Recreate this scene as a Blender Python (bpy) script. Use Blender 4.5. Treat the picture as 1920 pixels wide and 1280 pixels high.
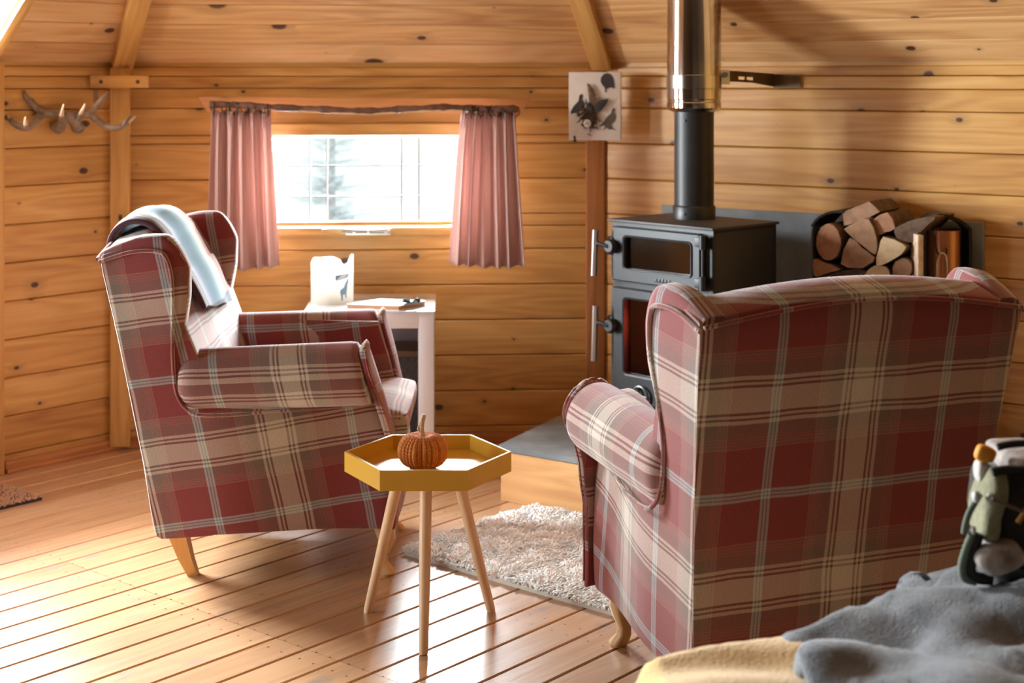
import bpy, bmesh, math, random
from mathutils import Vector, Matrix, noise as mnoise
random.seed(7)
PI = math.pi
F = 2820.0; H = 1.55
def at(px, py, Y): return Vector(((px-960)/F*Y, Y, H-(py-150)/F*Y))
def lerp(a, b, t): return a+(b-a)*t
def clamp(x, a=0., b=1.): return max(a, min(b, x))
def sm(x): x = clamp(x); return x*x*(3-2*x)
def pw(x, pts):
    if x <= pts[0][0]: return pts[0][1]
    for (a, fa), (b, fb) in zip(pts, pts[1:]):
        if x <= b: return lerp(fa, fb, (x-a)/(b-a))
    return pts[-1][1]
for o in list(bpy.data.objects): bpy.data.objects.remove(o)
SC = bpy.context.scene; COL = SC.collection

# ---------------------------------------------------------------- camera
cam = bpy.data.cameras.new('camera'); co = bpy.data.objects.new('camera', cam); COL.objects.link(co)
co.location = (0, 0, H); co.rotation_euler = (PI/2, 0, 0)
cam.sensor_width = 36; cam.lens = F/1920*36; cam.shift_y = -490/1920
cam.clip_start = .05
cam.dof.use_dof = True; cam.dof.focus_distance = 4.1; cam.dof.aperture_fstop = 3.4
SC.camera = co
# ---------------------------------------------------------------- light, world, exposure
vs = SC.view_settings
vs.view_transform = 'Standard'; vs.look = 'None'; vs.gamma = 1; vs.use_curve_mapping = False
vs.exposure = 0.12
W = bpy.data.worlds.new('sky'); SC.world = W; W.use_nodes = True
bg = W.node_tree.nodes['Background']; bg.inputs[0].default_value = (.93, .97, 1, 1); bg.inputs[1].default_value = 1.7
def area(name, loc, aim, sx, sy, power=0, portal=False, col=(1, 1, 1)):
    l = bpy.data.lights.new(name, 'AREA'); l.shape = 'RECTANGLE'; l.size = sx; l.size_y = sy; l.energy = power; l.color = col
    o = bpy.data.objects.new(name, l); COL.objects.link(o); o.location = loc
    o.rotation_euler = (Vector(aim)-Vector(loc)).to_track_quat('-Z', 'Y').to_euler()
    if portal: l.cycles.is_portal = True
    return o
A = Vector((-1.656, 6.353)); B = Vector((.379, 6.485))
dL = Vector((-.648, -.762)); nL = Vector((.762, -.648))       # left wall: direction away from the corner, inward normal
dM = (B-A).normalized(); nM = Vector((dM.y, -dM.x))
dR = Vector((.820, -.572)); nR = Vector((-.572, -.820))
L1 = A+dL*2.04; L2 = Vector((-3.3, 2.9)); L3 = Vector((-3.2, .4)); F2 = Vector((-1.7, -3.4)); F1 = Vector((1.7, -3.4))
R1 = B+dR*2.4; R2 = Vector((2.9, 3.0)); R3 = Vector((3.0, .4))
APEX = Vector((-.46, 3.97, 3.77)); WT = 1.606; CT = 1.622
def v3(p, z): return Vector((p.x, p.y, z))
# daylight comes in by the back window, the door in the left wall with its dormer, and the side and rear windows
def sky_panel(name, P, Q, x0, x1, z0, z1, out, power, col=(1, 1, 1), inward=None):
    d = (Q-P).normalized(); m = P+d*((x0+x1)/2); n = inward
    p = v3(m-n*out, (z0+z1)/2)
    return area(name, p, p+v3(n, 0), x1-x0, z1-z0, power, col=col)
sky_panel('window_daylight', A, B, .60, 1.47, .92, 1.32, .10, 200, (.88, .95, 1), nM)
sky_panel('door_daylight', A, L1, .62, 1.42, .75, 2.0, .12, 500, (.90, .96, 1), nL)
nL2 = Vector((L1.y-L2.y, L2.x-L1.x)).normalized()
if nL2.dot(Vector((0, 3.5))-L2) < 0: nL2 = -nL2
nL3 = Vector((L2.y-L3.y, L3.x-L2.x)).normalized()
if nL3.dot(Vector((0, 3.5))-L3) < 0: nL3 = -nL3
sky_panel('side_window_daylight', L1, L2, .45, 1.5, .14, 1.42, .10, 85, (.88, .95, 1), nL2)

# ---------------------------------------------------------------- material helpers
class NT:
    def __init__(s, name):
        s.m = bpy.data.materials.new(name); s.m.use_nodes = True; s.t = s.m.node_tree; s.N = s.t.nodes; s.L = s.t.links
        s.b = s.N['Principled BSDF']; s.out = s.N['Material Output']
    def n(s, typ, ins=None, **kw):
        nd = s.N.new(typ)
        for k, v in kw.items(): setattr(nd, k, v)
        for k, v in (ins or {}).items():
            if hasattr(v, 'is_linked') or isinstance(v, bpy.types.NodeSocket): s.L.new(v, nd.inputs[k])
            else: nd.inputs[k].default_value = v
        return nd
    def math(s, op, a, b=None, c=None, clamp=False):
        nd = s.N.new('ShaderNodeMath'); nd.operation = op; nd.use_clamp = clamp
        for i, v in enumerate((a, b, c)):
            if v is None: continue
            if isinstance(v, bpy.types.NodeSocket): s.L.new(v, nd.inputs[i])
            else: nd.inputs[i].default_value = v
        return nd.outputs[0]
    def mix(s, f, a, b, blend='MIX'):
        nd = s.N.new('ShaderNodeMix'); nd.data_type = 'RGBA'; nd.blend_type = blend
        for i, v in ((0, f), (6, a), (7, b)):
            if isinstance(v, bpy.types.NodeSocket): s.L.new(v, nd.inputs[i])
            else: nd.inputs[i].default_value = v if i == 0 else (*v, 1)
        return nd.outputs[2]
    def comb(s, x, y, z):
        nd = s.N.new('ShaderNodeCombineXYZ')
        for i, v in enumerate((x, y, z)):
            if isinstance(v, bpy.types.NodeSocket): s.L.new(v, nd.inputs[i])
            else: nd.inputs[i].default_value = v
        return nd.outputs[0]
    def noise(s, vec, scale, detail=3, rough=.55):
        nd = s.N.new('ShaderNodeTexNoise'); nd.inputs['Scale'].default_value = scale; nd.inputs['Detail'].default_value = detail
        nd.inputs['Roughness'].default_value = rough
        if vec is not None: s.L.new(vec, nd.inputs['Vector'])
        return nd.outputs[0]
    def maprange(s, v, a, b, c, d):
        nd = s.n('ShaderNodeMapRange', {0: v, 1: a, 2: b, 3: c, 4: d}); return nd.outputs[0]
    def ramp(s, f, stops, interp='LINEAR'):
        nd = s.N.new('ShaderNodeValToRGB'); cr = nd.color_ramp; cr.interpolation = interp
        cr.elements[0].position = stops[0][0]; cr.elements[0].color = (*stops[0][1], 1)
        cr.elements[1].position = stops[1][0]; cr.elements[1].color = (*stops[1][1], 1)
        for p, c in stops[2:]:
            e = cr.elements.new(p); e.color = (*c, 1)
        s.L.new(f, nd.inputs[0]); return nd.outputs[0]
    def set(s, **kw):
        for k, v in kw.items():
            k = k.replace('_', ' ')
            if isinstance(v, bpy.types.NodeSocket): s.L.new(v, s.b.inputs[k])
            else: s.b.inputs[k].default_value = (*v, 1) if isinstance(v, tuple) and len(v) == 3 and k.endswith(('Color', 'Tint')) else v
        return s
    def bump(s, h, strength=.3, dist=.002):
        nd = s.n('ShaderNodeBump', {'Height': h, 'Strength': strength, 'Distance': dist}); s.L.new(nd.outputs[0], s.b.inputs['Normal'])
def plain(name, col, rough=.5, metal=0., **kw):
    t = NT(name); t.set(Base_Color=tuple(col), Roughness=rough, Metallic=metal, **kw)
    return t.m
def noisy(name, c1, c2, scale=8, rough=.6, metal=0., bump=.2, bscale=60, **kw):
    t = NT(name); tc = t.n('ShaderNodeTexCoord').outputs['Object']
    nz = t.noise(tc, scale, 4); t.set(Base_Color=t.mix(t.maprange(nz, .35, .65, 0, 1), c1, c2), Roughness=rough, Metallic=metal, **kw)
    if bump: t.bump(t.noise(tc, bscale, 3), bump, .002)
    return t.m
def wood(name, light, mid, dark, knot=1.0, rough=.45, kscale=3.0, grain=1.0, coat=0., var=.25, kcol=(.07, .022, .008), extra=None):
    t = NT(name)
    uv = t.n('ShaderNodeUVMap', uv_map='UVMap').outputs[0]; rn = t.n('ShaderNodeUVMap', uv_map='rnd').outputs[0]
    sp = t.n('ShaderNodeSeparateXYZ', {0: uv}); u, v = sp.outputs[0], sp.outputs[1]
    r = t.n('ShaderNodeSeparateXYZ', {0: rn}).outputs[0]
    ro = t.math('MULTIPLY', r, 57.3)
    # knots: one cell of a 2-D Voronoi in four or so carries a knot, its size drawn per cell
    kv = t.comb(t.math('ADD', t.math('MULTIPLY', u, kscale*.8), ro), t.math('ADD', t.math('MULTIPLY', v, kscale*1.25), ro), 0)
    vo = t.n('ShaderNodeTexVoronoi', {'Vector': kv, 'Scale': 1.0}, voronoi_dimensions='2D')
    cr = t.n('ShaderNodeSeparateColor', {0: vo.outputs['Color']})
    rad = t.math('MULTIPLY', t.math('MAXIMUM', t.math('SUBTRACT', cr.outputs[0], .30), 0), .085*knot)
    warp = t.noise(t.comb(u, v, 0), 40, 2)
    dist = t.math('ADD', vo.outputs['Distance'], t.math('MULTIPLY', t.math('SUBTRACT', warp, .5), .018))
    dd = t.math('DIVIDE', dist, t.math('MAXIMUM', rad, .002))
    kmask = t.maprange(dd, .75, 1.15, 1, 0)
    halo = t.math('MULTIPLY', t.maprange(dd, 1.0, 4.0, 1, 0), t.math('GREATER_THAN', rad, .004))
    # long grain bent round the knots
    vg = t.math('ADD', v, t.math('MULTIPLY', halo, .012))
    g1 = t.noise(t.comb(t.math('MULTIPLY', u, 1.6), t.math('MULTIPLY', vg, 55), ro), 1.0, 5, .6)
    ln = t.noise(t.comb(t.math('MULTIPLY', u, .8), t.math('MULTIPLY', vg, 7), ro), 1.0, 2, .4)
    ring = t.math('SINE', t.math('MULTIPLY', ln, 60))
    ring = t.maprange(ring, -1, 1, 0, 1)
    big = t.noise(t.comb(t.math('MULTIPLY', u, 1.2), t.math('MULTIPLY', vg, 9), ro), 1.0, 3)
    f = t.math('ADD', t.math('MULTIPLY', g1, .55*grain), t.math('ADD', t.math('MULTIPLY', ring, .16*grain), t.math('MULTIPLY', big, .5)))
    f = t.math('ADD', f, t.math('MULTIPLY', t.math('SUBTRACT', r, .5), var))
    col = t.ramp(f, [(.30, light), (.62, mid), (.95, dark)])
    col = t.mix(t.math('MULTIPLY', halo, .45), col, tuple(x*.55 for x in mid))
    col = t.mix(kmask, col, kcol)
    if extra: col = extra(t, u, v, r, col)
    t.set(Base_Color=col, Roughness=t.maprange(g1, .3, .7, rough-.06, rough+.08), Coat_Weight=coat, Coat_Roughness=.27)
    t.bump(g1, .12, .002)
    return t.m

# ---------------------------------------------------------------- materials
WALL = wood('pine_wall', (.68, .40, .135), (.54, .275, .070), (.33, .13, .03), knot=1.25, rough=.45, coat=.1, kscale=4.0)
CEIL = wood('pine_ceiling', (.76, .49, .25), (.64, .365, .15), (.42, .19, .065), knot=2.2, rough=.5, kscale=3.8)
DARKW = wood('low_bounce_dark_pine', (.17, .10, .05), (.12, .065, .03), (.07, .035, .015), rough=.6)  # darkened for the unseen walls and ceilings, to cut bounced light
TRIM = wood('pine_trim', (.70, .43, .155), (.58, .315, .09), (.40, .17, .042), knot=.8, rough=.45)
TRIM_RED = wood('pine_trim_red', (.58, .27, .10), (.48, .20, .065), (.32, .11, .035), knot=.8, rough=.45)
SKIRT = wood('pine_skirting', (.55, .24, .075), (.4, .15, .04), (.24, .075, .018), knot=.8)
PLINTHW = wood('pine_plinth', (.72, .42, .18), (.62, .32, .12), (.42, .18, .055), knot=.6, rough=.5)
def floor_extra(t, u, v, r, col):
    # nail heads in pairs over the joists and grey worn patches
    ju = t.math('PINGPONG', t.math('ADD', u, .027), .30)
    jm = t.math('LESS_THAN', t.math('ABSOLUTE', t.math('SUBTRACT', ju, .03)), .0035)
    fv = t.math('ABSOLUTE', t.math('SUBTRACT', t.math('FRACT', t.math('DIVIDE', v, .128)), .5))
    vm = t.math('LESS_THAN', t.math('ABSOLUTE', t.math('SUBTRACT', fv, .21)), .026)
    col = t.mix(t.math('MULTIPLY', jm, vm), col, (.03, .015, .01))
    w = t.noise(t.comb(t.math('MULTIPLY', u, 5), t.math('MULTIPLY', v, 12), 0), 1.0, 4)
    col = t.mix(t.maprange(w, .60, .72, 0, .75), col, (.20, .19, .19))
    w2 = t.noise(t.comb(t.math('MULTIPLY', u, 1.5), t.math('MULTIPLY', v, 3), 3), 1.0, 4)
    return t.mix(t.maprange(w2, .4, .65, 0, .35), col, (.50, .29, .17))
FLOOR = wood('floorboards', (.60, .36, .19), (.50, .275, .135), (.38, .19, .085), knot=.35, rough=.33, coat=.9, var=.3, extra=floor_extra)
OAK = wood('light_oak', (.72, .46, .25), (.62, .36, .17), (.48, .25, .10), knot=0, rough=.4, var=.1)
HONEY = wood('honey_oak', (.68, .36, .10), (.56, .26, .06), (.4, .16, .03), knot=0, rough=.4, var=.1)
BEECH = wood('beech', (.76, .52, .32), (.68, .43, .24), (.56, .32, .16), knot=0, rough=.42, var=.1)

BEI = (.62, .54, .44); TAU = (.20, .135, .11); DRK = (.15, .085, .075); RED = (.235, .044, .040); THN = (.52, .13, .10); BLU = (.40, .46, .47); GRY = (.2, .17, .165)
def plaid(name, P=.455, sheen=.5, k=1.0):
    t = NT(name); uv = t.n('ShaderNodeUVMap', uv_map='UVMap').outputs[0]
    wob = t.n('ShaderNodeTexNoise', {'Scale': 6.0, 'Detail': 1.0, 'Vector': uv})
    uv2 = t.n('ShaderNodeVectorMath', {0: wob.outputs['Color'], 1: (.012, .012, 0)}, operation='MULTIPLY')
    uv3 = t.n('ShaderNodeVectorMath', {0: uv2.outputs[0], 1: uv}, operation='ADD').outputs[0]
    sp = t.n('ShaderNodeSeparateXYZ', {0: uv3})
    st = [(0, BEI), (.125, DRK), (.150, BEI), (.178, DRK), (.203, BEI), (.240, TAU), (.385, THN), (.394, TAU), (.415, THN), (.424, TAU),
          (.448, THN), (.457, TAU), (.488, THN), (.50, RED), (.945, BLU), (.972, GRY), (.988, BLU)]
    st = [(p, tuple(x*k for x in c)) for p, c in st]
    cs = []
    for i in (0, 1):
        fr = t.math('FRACT', t.math('ADD', t.math('DIVIDE', sp.outputs[i], P), 10.5))
        tt = t.math('ABSOLUTE', t.math('SUBTRACT', t.math('MULTIPLY', fr, 2), 1))
        cs.append(t.ramp(tt, st, 'CONSTANT'))
    wv = t.noise(t.n('ShaderNodeMapping', {'Vector': uv, 'Scale': (650, 650, 1)}).outputs[0], 1.0, 2, .7)
    wv2 = t.noise(t.n('ShaderNodeMapping', {'Vector': uv, 'Scale': (160, 900, 1)}).outputs[0], 1.0, 1, .6)
    c = t.mix(t.maprange(wv, .3, .7, .25, .75), cs[0], cs[1])
    c = t.mix(1.0, c, t.ramp(wv2, [(.25, (.72, .72, .72)), (.75, (1.18, 1.18, 1.18))]), 'MULTIPLY')
    t.set(Base_Color=c, Roughness=.92, Sheen_Weight=sheen, Sheen_Roughness=.45, Specular_IOR_Level=.2)
    t.b.inputs['Sheen Tint'].default_value = (1, .95, .95, 1)
    t.bump(t.math('ADD', wv, wv2), .5, .0012)
    return t.m
PLAID = plaid('plaid_wool')
BLACK = noisy('black_cast_iron', (.009, .010, .012), (.015, .016, .019), rough=.5, bump=.15, bscale=150)
BLACK2 = noisy('black_steel_flue', (.011, .013, .013), (.017, .019, .019), rough=.42, bump=.05, bscale=90)
PLATE = noisy('stove_top_plate', (.028, .022, .019), (.04, .032, .027), rough=.55, bump=.15, bscale=150)
STEEL = plain('polished_steel', (.62, .60, .57), .10, 1.0)
BRUSH = plain('brushed_steel', (.55, .55, .54), .28, 1.0)
BRONZE = noisy('dull_bronze_steel', (.10, .068, .03), (.16, .11, .055), rough=.45, metal=.6, bump=.1)
YELLOW = noisy('mustard_paint', (.58, .32, .03), (.62, .35, .035), rough=.33, bump=.04, bscale=300)
YRIM = plain('yellow_rim', (.72, .55, .25), .5)
WHITE = noisy('white_lacquer', (.72, .72, .76), (.76, .76, .80), rough=.35, bump=.02)

# ---------------------------------------------------------------- geometry helpers
def mesh(name, V, Fc, mat, parent=None, uvf=None, rnd=None, smooth=False, mats=None, midx=None):
    me = bpy.data.meshes.new(name); me.from_pydata([tuple(v) for v in V], [], [tuple(f) for f in Fc]); me.validate(); me.update()
    for m in (mats or [mat]): me.materials.append(m)
    if midx:
        for p, i in zip(me.polygons, midx): p.material_index = i
    l1 = me.uv_layers.new(name='UVMap'); l2 = me.uv_layers.new(name='rnd'); r0 = random.random()
    for p in me.polygons:
        n = p.normal
        for li in p.loop_indices:
            c = me.vertices[me.loops[li].vertex_index].co
            if uvf == 'box' or uvf is None:
                pass
            else: l1.data[li].uv = uvf(c, n)
            l2.data[li].uv = (r0 if rnd is None else rnd, .5)
        p.use_smooth = smooth
    if uvf is None or uvf == 'box':
        bb = [max(v.co[i] for v in me.vertices)-min(v.co[i] for v in me.vertices) for i in range(3)] if len(me.vertices) else [1, 1, 1]
        ax = bb.index(max(bb)); ot = [i for i in range(3) if i != ax]
        for p in me.polygons:
            n = p.normal; b = ot[1] if abs(n[ot[0]]) > abs(n[ot[1]]) else ot[0]
            for li in p.loop_indices:
                c = me.vertices[me.loops[li].vertex_index].co; l1.data[li].uv = (c[ax], c[b])
    o = bpy.data.objects.new(name, me); COL.objects.link(o)
    if parent is not None: o.parent = parent
    return o
class MB:
    """collects pieces of ONE part"""
    def __init__(s): s.V = []; s.F = []; s.M = []
    def add(s, V, Fc, mi=0):
        b = len(s.V); s.V += [Vector(v) for v in V]; s.F += [tuple(i+b for i in f) for f in Fc]; s.M += [mi]*len(Fc); return s
    def box(s, lo, hi, bev=.0, M=None, mi=0):
        lo = Vector(lo); hi = Vector(hi); b = min(bev, min(abs(hi[i]-lo[i]) for i in range(3))*.45)
        bm = bmesh.new(); bmesh.ops.create_cube(bm, size=1)
        for v in bm.verts: v.co = Vector([(lo[i]+hi[i])/2+v.co[i]*(hi[i]-lo[i]) for i in range(3)])
        if b > 0: bmesh.ops.bevel(bm, geom=bm.edges[:]+bm.verts[:], offset=b, segments=2, affect='EDGES', profile=.6)
        bm.verts.index_update()
        V = [(M @ v.co if M else v.co.copy()) for v in bm.verts]; Fc = [[v.index for v in f.verts] for f in bm.faces]; bm.free()
        return s.add(V, Fc, mi)
    def tube(s, pts, r, seg=10, cap=True, mi=0, closed=False):
        pts = [Vector(p) for p in pts]; n = len(pts); V = []; Fc = []; up = None
        for i, p in enumerate(pts):
            if closed: t = pts[(i+1) % n]-pts[i-1]
            else: t = (pts[min(i+1, n-1)]-pts[max(i-1, 0)])
            t.normalize()
            if up is None: up = Vector((0, 0, 1)) if abs(t.z) < .9 else Vector((1, 0, 0))
            sd = t.cross(up)
            if sd.length < 1e-4: sd = t.orthogonal()
            sd.normalize(); up = sd.cross(t).normalized()
            rr = r[i] if isinstance(r, (list, tuple)) else r
            for k in range(seg):
                a = 2*PI*k/seg; V.append(p+(sd*math.cos(a)+up*math.sin(a))*rr)
        m = n if closed else n-1
        for i in range(m):
            for k in range(seg):
                a = i*seg+k; b = i*seg+(k+1) % seg; j = (i+1) % n
                Fc.append((a, b, j*seg+(k+1) % seg, j*seg+k))
        if cap and not closed:
            Fc.append(tuple(range(seg-1, -1, -1))); Fc.append(tuple((n-1)*seg+k for k in range(seg)))
        return s.add(V, Fc, mi)
    def lathe(s, prof, seg=32, c=(0, 0, 0), mi=0, fn=None):
        V = []; Fc = []; c = Vector(c)
        for (r, z) in prof:
            for k in range(seg):
                a = 2*PI*k/seg; rr = r*(fn(a, z) if fn else 1); V.append(c+Vector((rr*math.cos(a), rr*math.sin(a), z)))
        for i in range(len(prof)-1):
            for k in range(seg): Fc.append((i*seg+k, i*seg+(k+1) % seg, (i+1)*seg+(k+1) % seg, (i+1)*seg+k))
        if prof[0][0] > 1e-5: Fc.append(tuple(range(seg-1, -1, -1)))
        if prof[-1][0] > 1e-5: Fc.append(tuple((len(prof)-1)*seg+k for k in range(seg)))
        return s.add(V, Fc, mi)
    def prism(s, poly, e0, mi=0):
        """poly: 3-D outline points, e0: extrusion vector"""
        n = len(poly); e0 = Vector(e0); P = [Vector(p) for p in poly]
        return s.add(P+[p+e0 for p in P], [tuple(range(n)), tuple(range(2*n-1, n-1, -1))]+[(i, i+n, (i+1) % n+n, (i+1) % n) for i in range(n)], mi)
    def pad(s, M, h, ns=24, nt=24, p=5, flat_s=False, flat_t=False, mi=0, ps=None, ps0=None):
        """cushion: mid-surface M(s,t) thickened by h (number or h(s,t)) with rounded rims"""
        def e(x, flat, q=None, q0=None):
            q = q or p
            if q0 and x < .5: q = q0
            return 1.0 if flat else max(0., 1-abs(2*x-1)**q)**(1/q)
        S = [(1-math.cos(PI*i/ns))/2 for i in range(ns+1)]; T = [(1-math.cos(PI*i/nt))/2 for i in range(nt+1)]
        top = []; bot = []
        ep = 1e-3
        for a in S:
            for b in T:
                a2 = clamp(a, ep, 1-ep); b2 = clamp(b, ep, 1-ep)
                du = M(a2+ep, b2)-M(a2-ep, b2); dv = M(a2, b2+ep)-M(a2, b2-ep)
                n = du.cross(dv)
                n = n.normalized() if n.length > 1e-12 else Vector((0, 0, 1))
                hh = (h(a, b) if callable(h) else h)*e(a, flat_s, ps, ps0)*e(b, flat_t); m = M(a, b)
                top.append(m+n*hh); bot.append(m-n*hh)
        k = nt+1; N = len(top); Fc = []
        for i in range(ns):
            for j in range(nt):
                a = i*k+j; Fc.append((a, a+k, a+k+1, a+1)); Fc.append((N+a, N+a+1, N+a+k+1, N+a+k))
        per = [(i, 0) for i in range(ns)]+[(ns, j) for j in range(nt)]+[(i, nt) for i in range(ns, 0, -1)]+[(0, j) for j in range(nt, 0, -1)]
        idx = [i*k+j for i, j in per]
        if flat_s or flat_t:
            for q in range(len(idx)):
                a, b = idx[q], idx[(q+1) % len(idx)]; Fc.append((b, a, N+a, N+b))
        b0 = len(s.V); s.add(top+bot, Fc, mi)
        if not (flat_s or flat_t):
            # weld rim: map bottom rim to top rim
            mp = {b0+N+i: b0+i for i in idx}; s.F = [tuple(mp.get(v, v) for v in f) for f in s.F]
        return s
    def xf(s, M, start=0):
        for i in range(start, len(s.V)): s.V[i] = M @ s.V[i]
        return s
    def build(s, name, mat=None, parent=None, uvf=None, smooth=True, mats=None, rnd=None, sharp=True):
        # drop unused vertices
        used = sorted({v for f in s.F for v in f}); mp = {v: i for i, v in enumerate(used)}
        V = [s.V[v] for v in used]; Fc = [tuple(mp[v] for v in f) for f in s.F]
        o = mesh(name, V, Fc, mat, parent, uvf, rnd, smooth, mats, s.M if mats else None)
        if smooth and sharp: o.data.set_sharp_from_angle(angle=math.radians(38))
        return o
def tag(o, label=None, cat=None, group=None, kind=None):
    if label: o['label'] = label
    if cat: o['category'] = cat
    if group: o['group'] = group
    if kind: o['kind'] = kind
    return o
def thing(name, label, cat, loc=(0, 0, 0), rz=0., group=None):
    o = bpy.data.objects.new(name, None); COL.objects.link(o); o.location = loc; o.rotation_euler = (0, 0, rz); o.empty_display_size = .1
    return tag(o, label, cat, group)
def smoothpath(pts, n=8, closed=False):
    P = [Vector(p) for p in pts]; out = []; m = len(P)
    for i in range(m if closed else m-1):
        if closed: a, b, c, d = P[i-1], P[i], P[(i+1) % m], P[(i+2) % m]
        else: a, b, c, d = P[max(i-1, 0)], P[i], P[i+1], P[min(i+2, m-1)]
        for k in range(n):
            t = k/n; out.append(.5*((2*b)+(c-a)*t+(2*a-5*b+4*c-d)*t*t+(3*b-a-3*c+d)*t**3))
    if not closed: out.append(P[-1])
    return out
def frame(P, Q, z=0., lift=None):
    """matrix with local x along P->Q, local z up, local y = outward from the room"""
    d = (Q-P).normalized(); X = Vector((d.x, d.y, 0)); Z = Vector((0, 0, 1)); Y = Z.cross(X)
    M = Matrix((X, Y, Z)).transposed().to_4x4(); M.translation = Vector((P.x, P.y, z)); return M

# ---------------------------------------------------------------- boarded surfaces
def boards(name, M, rows, mat, bev=.006, dep=.008, thick=.03, side=-1, parent=None, structure=True, cols=None):
    """rows: list of (v0, v1, [(xa0, xb0, xa1, xb1), ...]) : each board between v0 and v1, its x ends at v0 and v1.
    local frame: x along boards, v across (local z), the face looks to side*y"""
    V = []; Fc = []; uvs = []; rn = []
    for (v0, v1, segs) in rows:
        for (xa0, xb0, xa1, xb1) in segs:
            r = random.random(); b = len(V); h = v1-v0; bb = min(bev, h*.3)
            def X(a0, a1, v): return a0+(a1-a0)*(v-v0)/h
            lv = [(v0+.0008, dep), (v0+bb*.35, dep*.30), (v0+bb, .0), (v0+h*.5, -.0015), (v1-bb, .0), (v1-bb*.35, dep*.3), (v1-.0008, dep)]
            for (v, d) in lv:
                for x in (X(xa0, xa1, v), X(xb0, xb1, v)): V.append((x, -side*d, v))
            # backing (solid thickness)
            n0 = len(V)
            for v in (v0, v1):
                for x in (X(xa0, xa1, v), X(xb0, xb1, v)): V.append((x, -side*thick, v))
            fl = [(b+2*i, b+2*i+1, b+2*i+3, b+2*i+2) for i in range(6)]
            fl += [(n0, n0+1, b+1, b), (b+12, b+13, n0+3, n0+2), (n0+1, n0, n0+2, n0+3)]
            fl += [tuple([n0]+[b+2*i for i in range(7)]+[n0+2]), tuple([n0+3]+[b+2*i+1 for i in range(6, -1, -1)]+[n0+1])]
            if side > 0: fl = [tuple(reversed(f)) for f in fl]
            Fc += fl; rn += [r]*len(fl)
    me = bpy.data.meshes.new(name); me.from_pydata(V, [], Fc); me.update(); me.materials.append(mat)
    l1 = me.uv_layers.new(name='UVMap'); l2 = me.uv_layers.new(name='rnd')
    for p in me.polygons:
        for li in p.loop_indices:
            c = me.vertices[me.loops[li].vertex_index].co; l1.data[li].uv = (c.x, c.z if abs(p.normal.x) < .9 else c.z); l2.data[li].uv = (rn[p.index], .5)
        p.use_smooth = False
    o = bpy.data.objects.new(name, me); COL.objects.link(o); o.matrix_world = M
    if parent: o.parent = parent
    if structure: o['kind'] = 'structure'
    return o
ZL = [1.279-.1515*k for k in range(9)]           # board joints measured down the wall
zlines = sorted([0.0]+[z for z in ZL if z > .02]+[1.4305, 1.515, 1.566, WT])
def wall_rows(x0, x1, holes=(), top=WT):
    rows = []
    cuts = sorted(set([z for z in zlines if z <= top]+[z for h in holes for z in (h[2], h[3])]))
    for a, b in zip(cuts, cuts[1:]):
        if b-a < .004: continue
        segs = [(x0, x1)]
        for (hx0, hx1, hz0, hz1) in holes:
            if a >= hz0-1e-6 and b <= hz1+1e-6:
                ns = []
                for s0, s1 in segs:
                    if hx0 > s0: ns.append((s0, min(hx0, s1)))
                    if hx1 < s1: ns.append((max(hx1, s0), s1))
                segs = [q for q in ns if q[1]-q[0] > .001]
        rows.append((a, b, [(p, q, p, q) for p, q in segs]))
    return rows
LM = (B-A).length
WX0, WX1, WZ0, WZ1 = .612, 1.462, .924, 1.3155
boards('wall_back', frame(A, B), wall_rows(0, LM, [(WX0, WX1, WZ0, WZ1)]), WALL, side=-1)
DX0, DX1 = .60, 1.44
boards('wall_left', frame(L1, A), wall_rows(0, 2.04, [(2.04-DX1, 2.04-DX0, 0.0, WT)]), WALL, side=-1)
boards('wall_right', frame(B, R1), wall_rows(0, 2.4), WALL, side=-1)
boards('wall_side_left', frame(L2, L1), wall_rows(0, (L1-L2).length, [(.43, 1.53, .12, 1.4305)]), WALL, side=-1)
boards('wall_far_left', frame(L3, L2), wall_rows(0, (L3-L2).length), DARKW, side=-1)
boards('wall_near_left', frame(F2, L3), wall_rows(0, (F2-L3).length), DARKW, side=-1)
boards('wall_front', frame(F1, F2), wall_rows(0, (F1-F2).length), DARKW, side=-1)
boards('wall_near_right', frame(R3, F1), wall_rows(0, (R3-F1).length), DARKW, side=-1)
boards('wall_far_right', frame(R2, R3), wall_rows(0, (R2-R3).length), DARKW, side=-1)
boards('wall_side_right', frame(R1, R2), wall_rows(0, (R1-R2).length), WALL, side=-1)

# ceiling: one boarded facet rising from each wall to the peak
def facet(name, P, Q, hole=None, pitch=.118, mat=None):
    d = (Q-P); Lx = d.length; d3 = Vector((d.x, d.y, 0)).normalized(); P3 = v3(P, CT); ap = APEX-P3
    ax = ap.dot(d3); up = ap-d3*ax; hv = up.length; up.normalize(); Yv = up.cross(d3)
    M = Matrix((d3, Yv, up)).transposed().to_4x4(); M.translation = P3
    rows = []; v = 0.0; top = hv-.12
    cuts = [0.0]
    while cuts[-1]+pitch < top: cuts.append(cuts[-1]+pitch)
    cuts.append(top)
    for a, b in zip(cuts, cuts[1:]):
        def xl(v): return ax*v/hv
        def xr(v): return Lx+(ax-Lx)*v/hv
        if hole and b <= hole[2]+.01:
            segs = [(xl(a), hole[0], xl(b), hole[0]), (hole[1], xr(a), hole[1], xr(b))]
            segs = [q for q in segs if q[1]-q[0] > .01 and q[3]-q[2] > .0]
        else: segs = [(xl(a), xr(a), xl(b), xr(b))]
        rows.append((a, b, segs))
    boards(name, M, rows, mat or CEIL, bev=.004, dep=.005, side=-1)
    return M
MLc = facet('ceiling_left', L1, A, hole=(2.04-1.42, 2.04-.62, .83))
facet('ceiling_back', A, B); facet('ceiling_right', B, R1)
facet('ceiling_side_left', L2, L1); facet('ceiling_far_left', L3, L2, mat=DARKW); facet('ceiling_near_left', F2, L3, mat=DARKW)
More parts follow.
